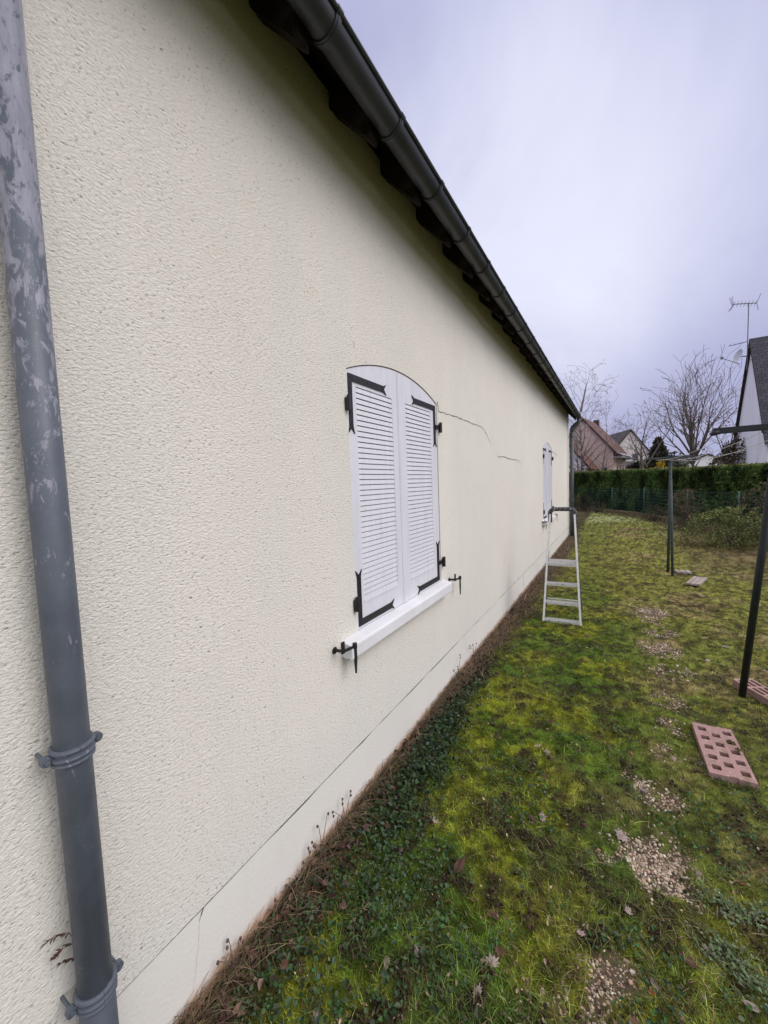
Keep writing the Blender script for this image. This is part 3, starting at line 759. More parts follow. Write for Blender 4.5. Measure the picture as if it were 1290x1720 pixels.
c = jitter(np.repeat(A(.032, .055, .020)[None], len(x), 0), .38, .10); k2 = rng.random(len(x)) < .18; c[k2] = jitter(np.repeat(A(.055, .085, .055)[None], k2.sum(), 0), .2, .06)
V, C2 = leafquads(x, y, z, rng.uniform(.010, .022, len(x)), .5, c, 1.35)
tag(npmesh('creeping_cover', V, 4, C2, 'leaf_green'), 'dark green creeping leaves heaped against the white plinth', 'ground cover', kind='stuff')
# grey-green rosettes at the lower right
px_l, py_l, cen = [], [], []
for cx, cy, sx_, sy_, n_ in ((1.43, 1.76, .035, .03, 120), (1.50, 1.74, .03, .025, 150), (1.56, 1.76, .025, .03, 140), (1.40, 1.55, .025, .03, 90), (1.455, 1.57, .03, .035, 190), (1.49, 1.50, .03, .03, 150), (1.55, 1.47, .03, .03, 120), (1.66, 1.62, .04, .04, 120)):
    a, b = gauss_patch(cx, cy, sx_, sy_, n_); px_l.append(a); py_l.append(b)
x = np.concatenate(px_l); y = np.concatenate(py_l)
c = jitter(np.repeat(A(.115, .150, .075)[None], len(x), 0), .28, .06)
V, C2 = leafquads(x, y, gz(x, y) + rng.uniform(.008, .026, len(x)), rng.uniform(.006, .012, len(x)), .35, c, 1.2)
tag(npmesh('clover_patch', V, 4, C2, 'leaf_green'), 'pale grey green clover patches right of the gravel', 'ground cover', kind='stuff')
# dry grass and stems against the plinth
n = 9000; y = np.concatenate([rng.uniform(.35, 3.0, 1700), rng.uniform(2.6, 11.9, n - 1700)]); wd = .010 + .11 * sst(y, 2.3, 4) + .10 * sst(fbm(y, y, 1.9, 3, 4), .35, .7)
x = .006 + np.abs(rng.normal(0, 1, n)) * wd * .8
c = jitter(np.repeat(A(.15, .105, .066)[None], n, 0), .42, .08); k2 = rng.random(n) < .15; c[k2] *= 1.6
az = rng.uniform(-math.pi / 2 - .9, math.pi / 2 + .9, n)
V, C2 = arcs(x, y, gz(x, y) + rng.uniform(0, .03, n), az, rng.uniform(.05, .15, n) * (1 + .3 * sst(y, 3, 6)), rng.uniform(.3, 1.35, n), .0020 * (1 + .28 * y), c)
V[..., 0] = np.maximum(V[..., 0], -.006)
k = (V[:, :, 1].mean(1) < 2.9) | (rng.random(len(V)) < 1)
tag(npmesh('dry_wall_grass', V[k], 4, C2[k], 'grass_blade'), 'dry brown grass lying along the foot of the house wall', 'dry grass', kind='stuff')
# leaf litter stuck in the border
n = 1500; y = np.concatenate([rng.uniform(.5, 3.3, 900), rng.uniform(3, 9, 600)]); x = .01 + np.abs(rng.normal(0, .09, n)) + .04 * rng.random(n)
c = jitter(np.repeat(A(.085, .055, .040)[None], n, 0), .45, .10)
V, C2 = leafquads(x, y, gz(x, y) + rng.uniform(.005, .03, n), rng.uniform(.010, .028, n), .8, c, 1.5, .5)
tag(npmesh('leaf_litter', V, 4, C2, 'leaf_dead'), 'reddish brown leaf litter in the border by the wall', 'leaf litter', kind='stuff')
x, y, r = scatter(26000, .8, 14); k = rng.random(len(x)) < .25 + .6 * sst(fbm(x, y, 3.3, 3, 66), .45, .65); x, y, r = x[k], y[k], r[k]
pal = np.array([(.20, .14, .09), (.10, .065, .045), (.30, .24, .17), (.06, .045, .03)]); c = jitter(pal[rng.integers(0, 4, len(x))], .3, .06)
V, C2 = leafquads(x, y, gz(x, y) + rng.uniform(.004, .014, len(x)), rng.uniform(.003, .009, len(x)) * (1 + .12 * r), .5, c, 1.8, .4)
tag(npmesh('leaf_scraps', V, 4, C2, 'leaf_dead'), 'brown and straw coloured scraps of dead leaf caught in the turf', 'leaf litter', kind='stuff')
ed = rng.random(900); sd4 = rng.integers(0, 4, 900); x = np.select([sd4 == 0, sd4 == 1, sd4 == 2], [1.53 + .19 * ed, 1.53 + .19 * ed, np.full(900, 1.522)], 1.735) + rng.normal(0, .006, 900); y = np.select([sd4 == 0, sd4 == 1], [np.full(900, 2.488), np.full(900, 2.975)], 2.49 + .48 * ed) + rng.normal(0, .006, 900)
c = jitter(np.repeat(A(.10, .11, .03)[None], 900, 0), .4, .12)
V, C2 = arcs(x, y, gz(x, y), rng.uniform(0, 6.28, 900), rng.uniform(.02, .07, 900), rng.uniform(.6, 1.4, 900), np.full(900, .003), c)
tag(npmesh('rim_grass', V, 4, C2, 'grass_blade'), 'grass blades growing up round the rim of the pink brick', 'grass', kind='stuff')
# worm casts: dark crumbs
def lumps(x, y, z, s_, cols, name, mat, flat=.7):
    n = len(x); t_ = (1 + 5 ** .5) / 2
    oc = np.array([(-1, t_, 0), (1, t_, 0), (-1, -t_, 0), (1, -t_, 0), (0, -1, t_), (0, 1, t_), (0, -1, -t_), (0, 1, -t_), (t_, 0, -1), (t_, 0, 1), (-t_, 0, -1), (-t_, 0, 1)]) / 1.9
    fc = np.array([(0, 11, 5), (0, 5, 1), (0, 1, 7), (0, 7, 10), (0, 10, 11), (1, 5, 9), (5, 11, 4), (11, 10, 2), (10, 7, 6), (7, 1, 8), (3, 9, 4), (3, 4, 2), (3, 2, 6), (3, 6, 8), (3, 8, 9), (4, 9, 5), (2, 4, 11), (6, 2, 10), (8, 6, 7), (9, 8, 1)])
    v = oc[None] * (1 + rng.normal(0, .12, (n, 12, 3))); v = v * np.stack([rng.uniform(.7, 1.2, n), rng.uniform(.7, 1.2, n), rng.uniform(.5, .9, n) * flat / .7], -1)[:, None]
    a = rng.uniform(0, 6.28, n); ca, sa = np.cos(a), np.sin(a)
    vx = v[..., 0] * ca[:, None] - v[..., 1] * sa[:, None]; vy = v[..., 0] * sa[:, None] + v[..., 1] * ca[:, None]; v = np.stack([vx, vy, v[..., 2]], -1)
    v = v * s_[:, None, None] + np.stack([x, y, z], -1)[:, None]
    f = (fc[None] + (np.arange(n) * 12)[:, None, None]).reshape(-1, 3)
    return idxmesh(name, v.reshape(-1, 3), f, np.repeat(cols, 12, 0), mat)
x, y, r = scatter(60000, .8, 6); k = (soil_w(x, y) > .35) & (gravel_w(x, y) < .3); x, y, r = x[k], y[k], r[k]; k = rng.random(len(x)) < .55; x, y, r = x[k], y[k], r[k]
c = jitter(np.repeat(A(.052, .036, .026)[None], len(x), 0), .3, .05)
tag(lumps(x, y, gz(x, y) + .004, rng.uniform(.003, .0075, len(x)) * (1 + .05 * r), c, 'worm_casts', 'soil_ground'), 'dark crumbly worm casts dotted over the lawn', 'soil', kind='stuff')
# pale gravel showing through the moss
gxs, gys = [], []
for gx, gy, gr in GRAVEL:
    n_ = int(60000 * gr * gr * (1 if gy < 3 else .8)); a = rng.uniform(0, 6.28, n_); rr = gr * 1.25 * np.sqrt(rng.random(n_)); gxs.append(gx + rr * np.cos(a)); gys.append(gy + rr * np.sin(a))
x = np.concatenate(gxs); y = np.concatenate(gys); k = rng.random(len(x)) < gravel_w(x, y) ** .7; x, y = x[k], y[k]
pal = np.array([(.42, .34, .25), (.34, .26, .19), (.50, .44, .35), (.25, .19, .15), (.40, .29, .20)]); c = jitter(pal[rng.integers(0, 5, len(x))], .18, .05)
tag(lumps(x, y, gz(x, y) + .0005, (.0018 + .0058 * rng.random(len(x)) ** 2.2) * (1 + .06 * y), c, 'pebbles', 'pebble'), 'pale tan pebbles showing in bare patches of the lawn', 'gravel', kind='stuff')

# ------------------------------------------------------------------ fallen leaves, each a thing
def leaf_mesh(kind, col_):
    if kind == 'maple':
        lob = [(0, 0), (.18, -.10), (.52, -.12), (.40, .08), (.80, .10), (.55, .28), (.92, .52), (.50, .48), (.42, .72), (.18, .60), (0, 1.05)]
    elif kind == 'curl':
        lob = [(0, 0), (.16, .08), (.26, .30), (.27, .55), (.18, .8), (0, 1.1)]
    else:
        lob = [(0, 0), (.25, .05), (.38, .3), (.36, .55), (.22, .8), (0, .95)]
    mid_n = len(lob); V_, F2, Cc = [], [], []
    curl = {'maple': .35, 'curl': 1.5, 'oval': .6}[kind]
    def bend(u, v): return (u * (1 - .25 * abs(u) * curl), v, curl * u * u * .55 + .22 * (v - .5) ** 2 + .05 * math.sin(7 * v + 4 * u))
    for sgn in (-1, 1):
        i = len(V_); pts = [(sgn * a, b) for a, b in lob]; ns = len(pts)
        cen = (sgn * .12, .42)
        V_.append(bend(*cen)); Cc.append(.85)
        for p in pts: V_.append(bend(*p)); Cc.append(1.05 if abs(p[0]) > .1 else .7)
        for k in range(ns - 1): F2.append((i, i + 1 + k, i + 2 + k))
        F2.append((i, i + ns, i + 1))
    # stalk
    i = len(V_); V_ += [(-.015, .02, .05), (.015, .02, .05), (.03, -.5, .12), (0, -.5, .12)]; F2 += [(i, i + 1, i + 2), (i, i + 2, i + 3)]; Cc += [.7] * 4
    V_ = np.array(V_, float); V_[:, 2] -= V_[:, 2].min()
    o = idxmesh('fallen_leaf', V_, np.array(F2), np.array(Cc)[:, None] * np.array(col_)[None], 'leaf_dead', smooth=True)
    COL.objects.unlink(o); return o
LM = {'pale': (leaf_mesh('maple', (.36, .28, .26)), 'pale dry maple leaf lying on the turf', 'pale maple leaves scattered on the lawn', .032),
      'brown': (leaf_mesh('curl', (.11, .058, .045)), 'dark brown curled leaf lying on the turf', 'brown curled leaves scattered on the lawn', .048),
      'grey': (leaf_mesh('curl', (.27, .22, .20)), 'grey shrivelled leaf lying on the turf', 'grey shrivelled leaves scattered on the lawn', .038),
      'orange': (leaf_mesh('oval', (.30, .11, .05)), 'small orange leaf lying on the turf', 'orange leaves scattered on the lawn', .026),
      'bmaple': (leaf_mesh('maple', (.12, .065, .045)), 'brown maple leaf lying on the turf', 'brown maple leaves scattered on the lawn', .032)}
def where(x, y):
    side = 'between wall and gravel' if x < .95 else ('on the gravel line' if x < 1.5 else 'right of the gravel')
    far_ = 'in the nearest turf' if y < 1.7 else ('level with the pink brick' if y < 2.9 else ('in front of the ladder' if y < 4.4 else ('level with the ladder' if y < 6 else ('before the far post' if y < 8 else 'beyond the far post'))))
    return far_ + ', ' + side
def put_leaf(k, x, y, s_=1.0, label=None, group=True, up=0.004):
    m_, lab, grp, sz = LM[k]; o = m_.copy(); COL.objects.link(o); sz *= s_
    o.location = (x, y, float(gz(x, y)) + up); o.rotation_euler = (random.uniform(-.35, .35), random.uniform(-.35, .35), random.uniform(0, 6.28)); o.scale = (sz, sz, sz * random.uniform(.7, 1.3))
    tag(o, label or lab.replace(' lying on the turf', ' ' + where(x, y)), 'leaf', grp if group else None); return o
NAMED = [('pale', 1048, 1405, 1.25, 'pale pointed maple leaf standing at the top of the big gravel patch'),
         ('pale', 1135, 1277, 1.1, 'pale star shaped maple leaf left of the pink perforated brick'),
         ('grey', 1075, 1325, 1.5, 'long grey leaf on the small gravel patch beyond the big one'),
         ('grey', 1062, 1342, 1.2, 'twisted brownish grey leaf on the mossy edge of the small gravel patch'),
         ('pale', 1060, 1533, .8, 'small pinkish leaf just below the big gravel patch'),
         ('brown', 1140, 1605, 1.2, 'long dark brown leaf lying left of the clover patches'),
         ('grey', 1091, 1645, 1.1, 'grey folded leaf beside a small orange leaf near the bottom edge'),
         ('orange', 1086, 1668, 1.0, 'small bright orange leaf near the bottom edge of the lawn'),
         ('grey', 1032, 1612, 1.2, 'grey curled leaf above the lowest gravel patch'),
         ('brown', 985, 1690, 1.1, 'brown leaf lying on the lowest gravel patch'),
         ('orange', 1250, 1488, 1.6, 'large rust red leaf above the clover patch'),
         ('orange', 1062, 1270, .9, 'tiny orange leaf on the moss beyond the gravel'),
         ('bmaple', 893, 1297, 1.3, 'brown crumpled maple leaf on dark moss right of the creeping cover'),
         ('pale', 908, 1375, 1.0, 'pale leaf half sunk in the moss in the middle of the lawn'),
         ('brown', 765, 1475, 1.4, 'brown upright leaf with a grey tip in the herbs'),
         ('grey', 478, 1612, 1.0, 'brown grey leaf standing in the creeping cover near the bottom'),
         ('bmaple', 545, 1440, 1.2, 'light brown maple leaf against the plinth in the litter'),
         ('orange', 262, 1712, 1.2, 'rust orange leaf by the foot of the near downpipe'),
         ('grey', 1275, 1700, 1.1, 'big grey brown leaf at the right bottom corner of the lawn'),
         ('pale', 805, 1675, .9, 'small pale leaf on the herbs at the bottom of the lawn'),
         ('bmaple', 985, 1072, 1.3, 'brown leaf cluster just in front of the ladder foot')]
for k, a, b, s_, lab in NAMED:
    gx_, gy_ = onground(a, b); put_leaf(k, gx_, gy_, s_, lab, False)
cnt = 0
while cnt < 95:
    r_ = math.exp(random.uniform(math.log(1.1), math.log(13))); az_ = math.radians(random.uniform(-60, 20)); x_ = CAMP[0] + r_ * math.sin(az_); y_ = r_ * math.cos(az_)
    if x_ < .3 or (x_ < .6 and random.random() < .5): continue
    k_ = random.choices(['pale', 'brown', 'grey', 'orange', 'bmaple'], [4, 3, 3, .5, 3])[0]
    put_leaf(k_, x_, y_, random.uniform(.6, 1.15) * (1 + .04 * y_)); cnt += 1

# ------------------------------------------------------------------ weeds on the plinth
def seed_weed(px, py, hpx, label, nh=3, lean=.3):
    """thin stalk with small dark seed heads, foot on the ground near the wall"""
    gx_, gy_ = onground(px, py); gx_ = max(gx_, .02); root = empty('dried_weed', (gx_, gy_, float(gz(gx_, gy_)))); tag(root, label, 'weed')
    st_ = MB(); h = hpx * 1.7
    for k in range(nh):
        a = random.uniform(-1, 1); tip = Vector((random.uniform(-.01, .015), (-.6 + 1.2 * k / max(1, nh - 1)) * h * lean * 2 if nh > 1 else a * h * lean, h * random.uniform(.6, 1)))
        mid_ = Vector((tip.x * .3 + .01, tip.y * .25, tip.z * .55)); st_.tube([(0, 0, -.01), mid_, tip], [.0020, .0017, .0012], 5)
        for q in range(random.choice((1, 2))):
            t2 = tip - Vector((0, random.uniform(-.008, .008), q * .022)); 
            hd_ = MB(); hd_.tube([t2 + Vector((0, 0, -.006)), t2 + Vector((0, 0, -.002)), t2 + Vector((0, .001, .004)), t2 + Vector((0, 0, .008))], [.002, .0048, .0045, .001], 7); hd_.build('seed_head', 'seed_brown', root, smooth=True)
    st_.build('stalk', 'twig_brown', root)
for a in ((575, 1392, .11, 'dried weed with dark seed heads, tallest of those on the plinth'), (535, 1440, .09, 'dried weed with crooked stalks beside the tallest seed heads'),
          (512, 1462, .07, 'dried weed with a sideways spray of seed heads on the plinth'), (485, 1500, .05, 'small single dried weed on the plinth below the sideways spray', 1),
          (452, 1545, .05, 'small dried weed with one seed head near the litter', 1), (385, 1628, .07, 'low dried weed with three seed heads close to the pipe foot'),
          (765, 1145, .12, 'dried weed with reddish heads left of the brown grass heap'), (795, 1110, .12, 'thin dried weed in the brown grass before the ladder')):
    seed_weed(*a[:4], nh=a[4] if len(a) > 4 else 3)
# dry tuft at the foot of the near downpipe
root = empty('dry_grass_tuft', (.05, .47, 0)); tag(root, 'dry straw coloured grass tuft arching beside the near downpipe foot', 'dry grass')
n = 170; x = rng.normal(.0, .03, n); x = np.abs(x); y = rng.normal(0, .06, n); c = jitter(np.repeat(A(.24, .17, .10)[None], n, 0), .35, .08)
V, C2 = arcs(x - .02, y, np.zeros(n), rng.uniform(.3, 2.2, n), rng.uniform(.06, .19, n), rng.uniform(.6, 1.45, n), np.full(n, .0018), c, 5)
V[..., 0] = np.maximum(V[..., 0], -.05); npmesh('blades', V, 4, C2, 'grass_blade', root)
# withered frond sticking out behind the pipe
root = empty('withered_frond', (.022, .335, .555)); root.scale = (.66, .66, .66); tag(root, 'withered brown frond poking out behind the near downpipe', 'weed')
st_ = MB(); st_.tube([(0, 0, -.84), (0, -.01, -.1), (.0, -.015, 0), (.0, -.03, .05), (.002, -.07, .085), (.004, -.115, .075)], [.0018, .0016, .0014, .0012, .001, .0006], 5); st_.tube([(0, -.015, .0), (.003, -.05, .02), (.004, -.075, .005)], .0009, 5); st_.tube([(0, -.01, -.06), (.003, -.04, -.045), (.004, -.06, -.03)], .0009, 5)
st_.build('stalk', 'twig_brown', root)
n = 46; f = rng.random(n); which = rng.integers(0, 3, n); ly = np.where(which == 0, -.03 - .085 * f, np.where(which == 1, -.02 - .055 * f, -.012 - .048 * f)); lz = np.where(which == 0, .05 + .035 * np.sin(f * 2.4), np.where(which == 1, .018 * np.sin(f * 3), -.06 + .03 * f))
c = jitter(np.repeat(A(.10, .055, .04)[None], n, 0), .3, .08)
V, C2 = leafquads(np.full(n, .004), ly, lz, np.full(n, .007), .4, c, 2.6, .2, az=rng.normal(-math.pi / 2, .5, n)); npmesh('leaflets', V, 4, C2, 'leaf_dead', root)

# ------------------------------------------------------------------ bricks and pavers on the grass
def grid_block(xs_, ys_, solid, z0, z1, mb):
    """rectilinear plate with square holes: emits only boundary faces"""
    nx_, ny_ = len(xs_) - 1, len(ys_) - 1; S = lambda i, j: 0 <= i < nx_ and 0 <= j < ny_ and solid(i, j)
    for i in range(nx_):
        for j in range(ny_):
            if not S(i, j): continue
            a, b, c_, d = xs_[i], xs_[i + 1], ys_[j], ys_[j + 1]
            mb.poly([(a, c_, z1), (b, c_, z1), (b, d, z1), (a, d, z1)]); mb.poly([(a, d, z0), (b, d, z0), (b, c_, z0), (a, c_, z0)])
            if not S(i - 1, j): mb.poly([(a, c_, z0), (a, c_, z1), (a, d, z1), (a, d, z0)])
            if not S(i + 1, j): mb.poly([(b, c_, z0), (b, d, z0), (b, d, z1), (b, c_, z1)])
            if not S(i, j - 1): mb.poly([(a, c_, z0), (b, c_, z0), (b, c_, z1), (a, c_, z1)])
            if not S(i, j + 1): mb.poly([(a, d, z0), (a, d, z1), (b, d, z1), (b, d, z0)])
def weld(o, bev):
    bm = bmesh.new(); bm.from_mesh(o.data); bmesh.ops.remove_doubles(bm, verts=bm.verts, dist=1e-5); bmesh.ops.recalc_face_normals(bm, faces=bm.faces)
    es = [e for e in bm.edges if e.is_manifold and e.calc_face_angle(0) > .5]; bmesh.ops.bevel(bm, geom=es, offset=bev, segments=1, affect='EDGES'); bm.to_mesh(o.data); bm.free()
# brick one: staggered square holes
p0, p1, p2, p3 = Vector((1.53, 2.49)), Vector((1.72, 2.55)), Vector((1.705, 3.01)), Vector((1.525, 2.95))
ax = (p3 - p0).length; rz = math.atan2(p3.y - p0.y, p3.x - p0.x) - math.pi / 2
Wb, Lb, Hb = .192, .470, .036
mb = MB(); hs = .019
xh = [.042, .100, .158]; xs_ = [0] + sorted(sum([[q - hs, q + hs] for q in xh], [])) + [Wb]
rowsA = [Lb * f for f in (.12, .31, .50, .69, .88)]; rowsB = [Lb * f for f in (.215, .405, .595, .785)]
yb_ = sorted(set([0, Lb, .007, Lb - .007] + [q + s for q in rowsA + rowsB for s in (-hs, hs)])); yb_ = [q for q in yb_ if 0 <= q <= Lb]
def sol(i, j):
    xm, ym = (xs_[i] + xs_[i + 1]) / 2, (yb_[j] + yb_[j + 1]) / 2
    for c_i, xc in enumerate(xh):
        if abs(xm - xc) < hs:
            if c_i == 1 and (ym < .007 or ym > Lb - .007): return False
            for q in (rowsA if c_i != 1 else rowsB):
                if abs(ym - q) < hs: return False
    return True
grid_block(xs_, yb_, sol, 0.0, Hb, mb); o = mb.build('perforated_brick', 'terracotta'); weld(o, .0015)
o.location = (1.532, 2.497, .004); o.rotation_euler = (R(.6), R(-1), rz * .0 + R(.8)); tag(o, 'pink perforated brick with staggered square holes lying on the lawn', 'brick')
# shear-free yaw measured from the picture
o.rotation_euler.z = R(1.5)
tagm = MB(); 
for (hx, hy, rr) in ((.145, .33, .020), (.168, .27, .017)):
    x_, y_ = 1.532 + hx, 2.497 + hy
    n = 130; a = rng.uniform(0, 6.28, n); q = rr * np.sqrt(rng.random(n)); c = jitter(np.repeat(A(.11, .10, .03)[None], n, 0), .4, .12)
    V, C2 = leafquads(x_ + q * np.cos(a), y_ + q * np.sin(a), np.full(n, .039) + rng.uniform(0, .022, n) * (1 - q / rr), np.full(n, .006), .8, c, 1.4)
    t_ = npmesh('moss_clump', V, 4, C2, 'leaf_green'); tag(t_, 'olive moss clump sitting on the pink brick, ' + ('nearer the middle' if hx < .15 else 'at its right rim'), 'moss')
# brick two: slotted, by the near post
mb = MB(); xs2 = [0, .016, .040, .056, .080, .096, .120, .136]; ys2 = [0, .02, .11, .13, .22, .24, .33, .35]
grid_block(xs2, ys2, lambda i, j: not (i % 2 == 1 and j % 2 == 1), 0, .06, mb); o = mb.build('slotted_brick', 'terracotta'); weld(o, .0015)
o.location = (1.975, 3.77, .002); o.rotation_euler = (0, 0, R(-150.6)); tag(o, 'brown pink brick with long slots lying behind the foot of the near post', 'brick')
# pavers by the far post
for (cx, cy, rz_, a_, b_, lab) in ((2.03, 7.72, .1, .20, .16, 'pale square paver beside the foot of the far post'), (2.12, 7.12, -.32, .16, .52, 'long weathered board lying on the grass beside the far post')):
    mb = MB(); xs3 = [0, a_ * .27, a_ * .31, a_ * .64, a_ * .68, a_]
    for i in (0, 2, 4): mb.box((xs3[i] - a_ / 2, -b_ / 2, 0), (xs3[i + 1] - a_ / 2, b_ / 2, .028))
    mb.box((-a_ / 2 + .003, -b_ / 2 + .003, .004), (a_ / 2 - .003, b_ / 2 - .003, .018))
    o = mb.build('ribbed_paver', 'paver', bevel=.002); o.location = (cx, cy, .012); o.rotation_euler = (0, 0, rz_); tag(o, lab, 'paver')

# ------------------------------------------------------------------ step ladder
lad = empty('step_ladder', (.60, 4.52, 0.0), R(4)); tag(lad, 'small aluminium step ladder with a black top handle standing on the lawn by the wall', 'ladder')
def frx(s_, z): return s_ * (.186 - .060 * z / 1.2)          # half width of the front frame at height z
def fry(z): return .02 + .24 * z / 1.0 * .95
for s_ in (-1, 1):
    mb = MB(); mb.bar((frx(s_, .02), fry(.02) - .02, .02), (frx(s_, 1.19), fry(1.19) - .02, 1.19), .020, .042, up=(0, -1, 0)); mb.build('front_rail', 'aluminium', lad, bevel=.003)
    mb = MB(); mb.bar((frx(s_, 0), fry(0) - .022, -.004), (frx(s_, .035), fry(.03) - .02, .035), .028, .050, up=(0, -1, 0)); mb.build('rubber_foot', 'dish_white', lad, bevel=.004)
    mb = MB(); mb.bar((s_ * .145, fry(.75) + .05, .78), (s_ * .20, .60, .01), .018, .026, up=(0, 1, 0)); mb.build('rear_rail', 'aluminium_dark', lad, bevel=.002)
for zc, dp in ((.045, .075), (.235, .080), (.435, .080)):
    hw = frx(1, zc) - .010; mb = MB(); y0 = fry(zc) - .035
    mb.box((-hw, y0, zc - .004), (hw, y0 + dp, zc)); mb.box((-hw, y0 - .002, zc - .026), (hw, y0 + .002, zc - .001)); mb.box((-hw, y0 + dp - .002, zc - .02), (hw, y0 + dp + .001, zc - .001))
    for q in range(5): mb.box((-hw + .004, y0 + .008 + q * .014, zc + .0005), (hw - .004, y0 + .013 + q * .014, zc + .003))
    st = mb.build('step', 'step', lad)
zc = .655; hw = frx(1, zc) - .010; mb = MB(); y0 = fry(zc) - .045; mb.box((-hw, y0, zc - .005), (hw, y0 + .24, zc)); mb.box((-hw, y0 - .003, zc - .03), (hw, y0 + .002, zc - .001)); mb.box((-hw, y0 + .236, zc - .03), (hw, y0 + .242, zc - .001))
for q in range(9): mb.box((-hw + .004, y0 + .012 + q * .024, zc + .0005), (hw - .004, y0 + .019 + q * .024, zc + .003))
mb.build('platform', 'step', lad)
mb = MB(); pts = []; hw = frx(1, 1.17); yt = fry(1.19) - .02
for k in range(7): a = math.pi - math.pi / 2 * k / 6; pts.append((-hw + .05 + .05 * math.cos(a), yt + .012, 1.20 + .05 * math.sin(a)))
for k in range(7): a = math.pi / 2 - math.pi / 2 * k / 6; pts.append((hw - .05 + .05 * math.cos(a), yt + .012, 1.20 + .05 * math.sin(a)))
pts = [(-hw, yt, 1.10)] + pts + [(hw, yt, 1.10)]
mb.tube(pts, .0235, 12); mb.build('top_handle', 'grip', lad, smooth=True)
mb = MB(); mb.bar((-.185, .565, .12), (.185, .565, .12), .012, .016); mb.build('rear_crossbar', 'aluminium', lad, bevel=.002)
for s_ in (-1, 1):
    mb = MB(); mb.box((s_ * .150 - .012, fry(.655) - .02, .625), (s_ * .150 + .012, fry(.655) + .03, .665)); mb.build('hinge_block', 'grip', lad, bevel=.003)

# ------------------------------------------------------------------ washing line posts
def line_post(loc, mat, label, near):
    root = empty('clothesline_post', loc); tag(root, label, 'clothesline post', 'green painted posts of the washing line')
    zt_ = 1.86; r_ = .021 if near else .020
    mb = MB(); mb.tube([(-.055, .346, -.03), (.008, .02, zt_ - .03)] if near else [(0, .20, -.03), (0, .02, zt_ - .03)], r_, 14); mb.build('leg', mat, root, smooth=True)
    mb = MB(); 
    if near: mb.tube([(0, -.42, -.03), (0, -.02, zt_ - .03)], r_, 14)
    else: mb.tube([(.03, -.12, -.03), (0, -.01, zt_ - .30)], r_ * .9, 14)
    mb.build('leg', mat, root, smooth=True)
    mb = MB(); mb.bar((-.30, 0, zt_), (.30, 0, zt_ + .002), .032 if not near else .040, .030 if not near else .036); mb.build('crossbar', mat, root, bevel=.003)
    for s_ in (-1, 1):
        mb = MB(); mb.tube([(s_ * .27, -.012, zt_ - .008), (s_ * .30, -.012, zt_ - .014), (s_ * .315, -.012, zt_ - .022)], [.013, .016, .008], 10); mb.build('end_cap', 'black_iron', root, smooth=True)
    for hx in (-.2, -.07, .07, .2):
        mb = MB(); mb.tube([(hx, 0, zt_ - .012), (hx, .0, zt_ - .030), (hx + .012, 0, zt_ - .038), (hx + .018, 0, zt_ - .026)], .003, 6); mb.build('hook', 'black_iron', root)
    return root
pn = line_post((1.93, 3.2, 0), 'green_paint', 'nearest green black washing line post, leaning legs beside the slotted brick', True)
pf = line_post((1.84, 7.58, 0), 'green_paint_far', 'far washing line post, upright with two close legs', False)
for k, hx in enumerate((-.2, -.07, .07, .2)):
    mb = MB(); pts = [(1.93 + hx + (1.84 - 1.93) * f, 3.2 + (7.58 - 3.2) * f, 1.835 - (.05 + .018 * (k % 3)) * 4 * f * (1 - f)) for f in [q / 12 for q in range(13)]]
    mb.tube(pts, .0022, 5); o = mb.build('washing_line', 'wire_white'); tag(o, 'pale washing line strung between the two posts, ' + ('leftmost of the four', 'second from the left', 'third from the left', 'rightmost of the four')[k], 'washing line', 'lines between the two posts')

# ------------------------------------------------------------------ wire fence
fr = empty('wire_fence', (-.88, 23.0, 0)); tag(fr, 'green wire mesh garden fence on thin posts in front of the hedge', 'fence')
fp = [(-7, 25.8), (-4, 24.7), (-.88, 23.0), (.93, 20.8), (2.05, 18.6), (3.05, 15.6), (3.80, 13.2), (4.05, 11.0), (4.5, 8.8), (5.3, 6.6), (6.3, 4.5)]
FH = 1.07
pb = MB(); pb.tube([(0, 0, -.1), (0, 0, FH + .03)], .017, 10); post = pb.build('fence_post', 'fence_green', fr, smooth=True)
post.location = (fp[0][0] + .88, fp[0][1] - 23, 0)
for q in fp[1:]:
    c = post.copy(); COL.objects.link(c); c.parent = fr; c.location = (q[0] + .88, q[1] - 23, 0)
wm2 = MB()
for a, b in zip(fp[:-1], fp[1:]):
    for k in range(9):
        z_ = .08 + (FH - .10) * k / 8; sag = .0
        wm2.bar((a[0] + .88, a[1] - 23, z_), ((a[0] + b[0]) / 2 + .88, (a[1] + b[1]) / 2 - 23, z_ - .012), .006, .006); wm2.bar(((a[0] + b[0]) / 2 + .88, (a[1] + b[1]) / 2 - 23, z_ - .012), (b[0] + .88, b[1] - 23, z_), .006, .006)
    ln = math.hypot(b[0] - a[0], b[1] - a[1]); nv = int(ln / .10)
    for k in range(1, nv):
        f = k / nv; x_, y_ = a[0] + (b[0] - a[0]) * f + .88, a[1] + (b[1] - a[1]) * f - 23; wm2.bar((x_, y_, .07), (x_, y_, FH - .02), .003, .003, up=(0, 1, 0))
wm2.build('wire_mesh', 'fence_green', fr)

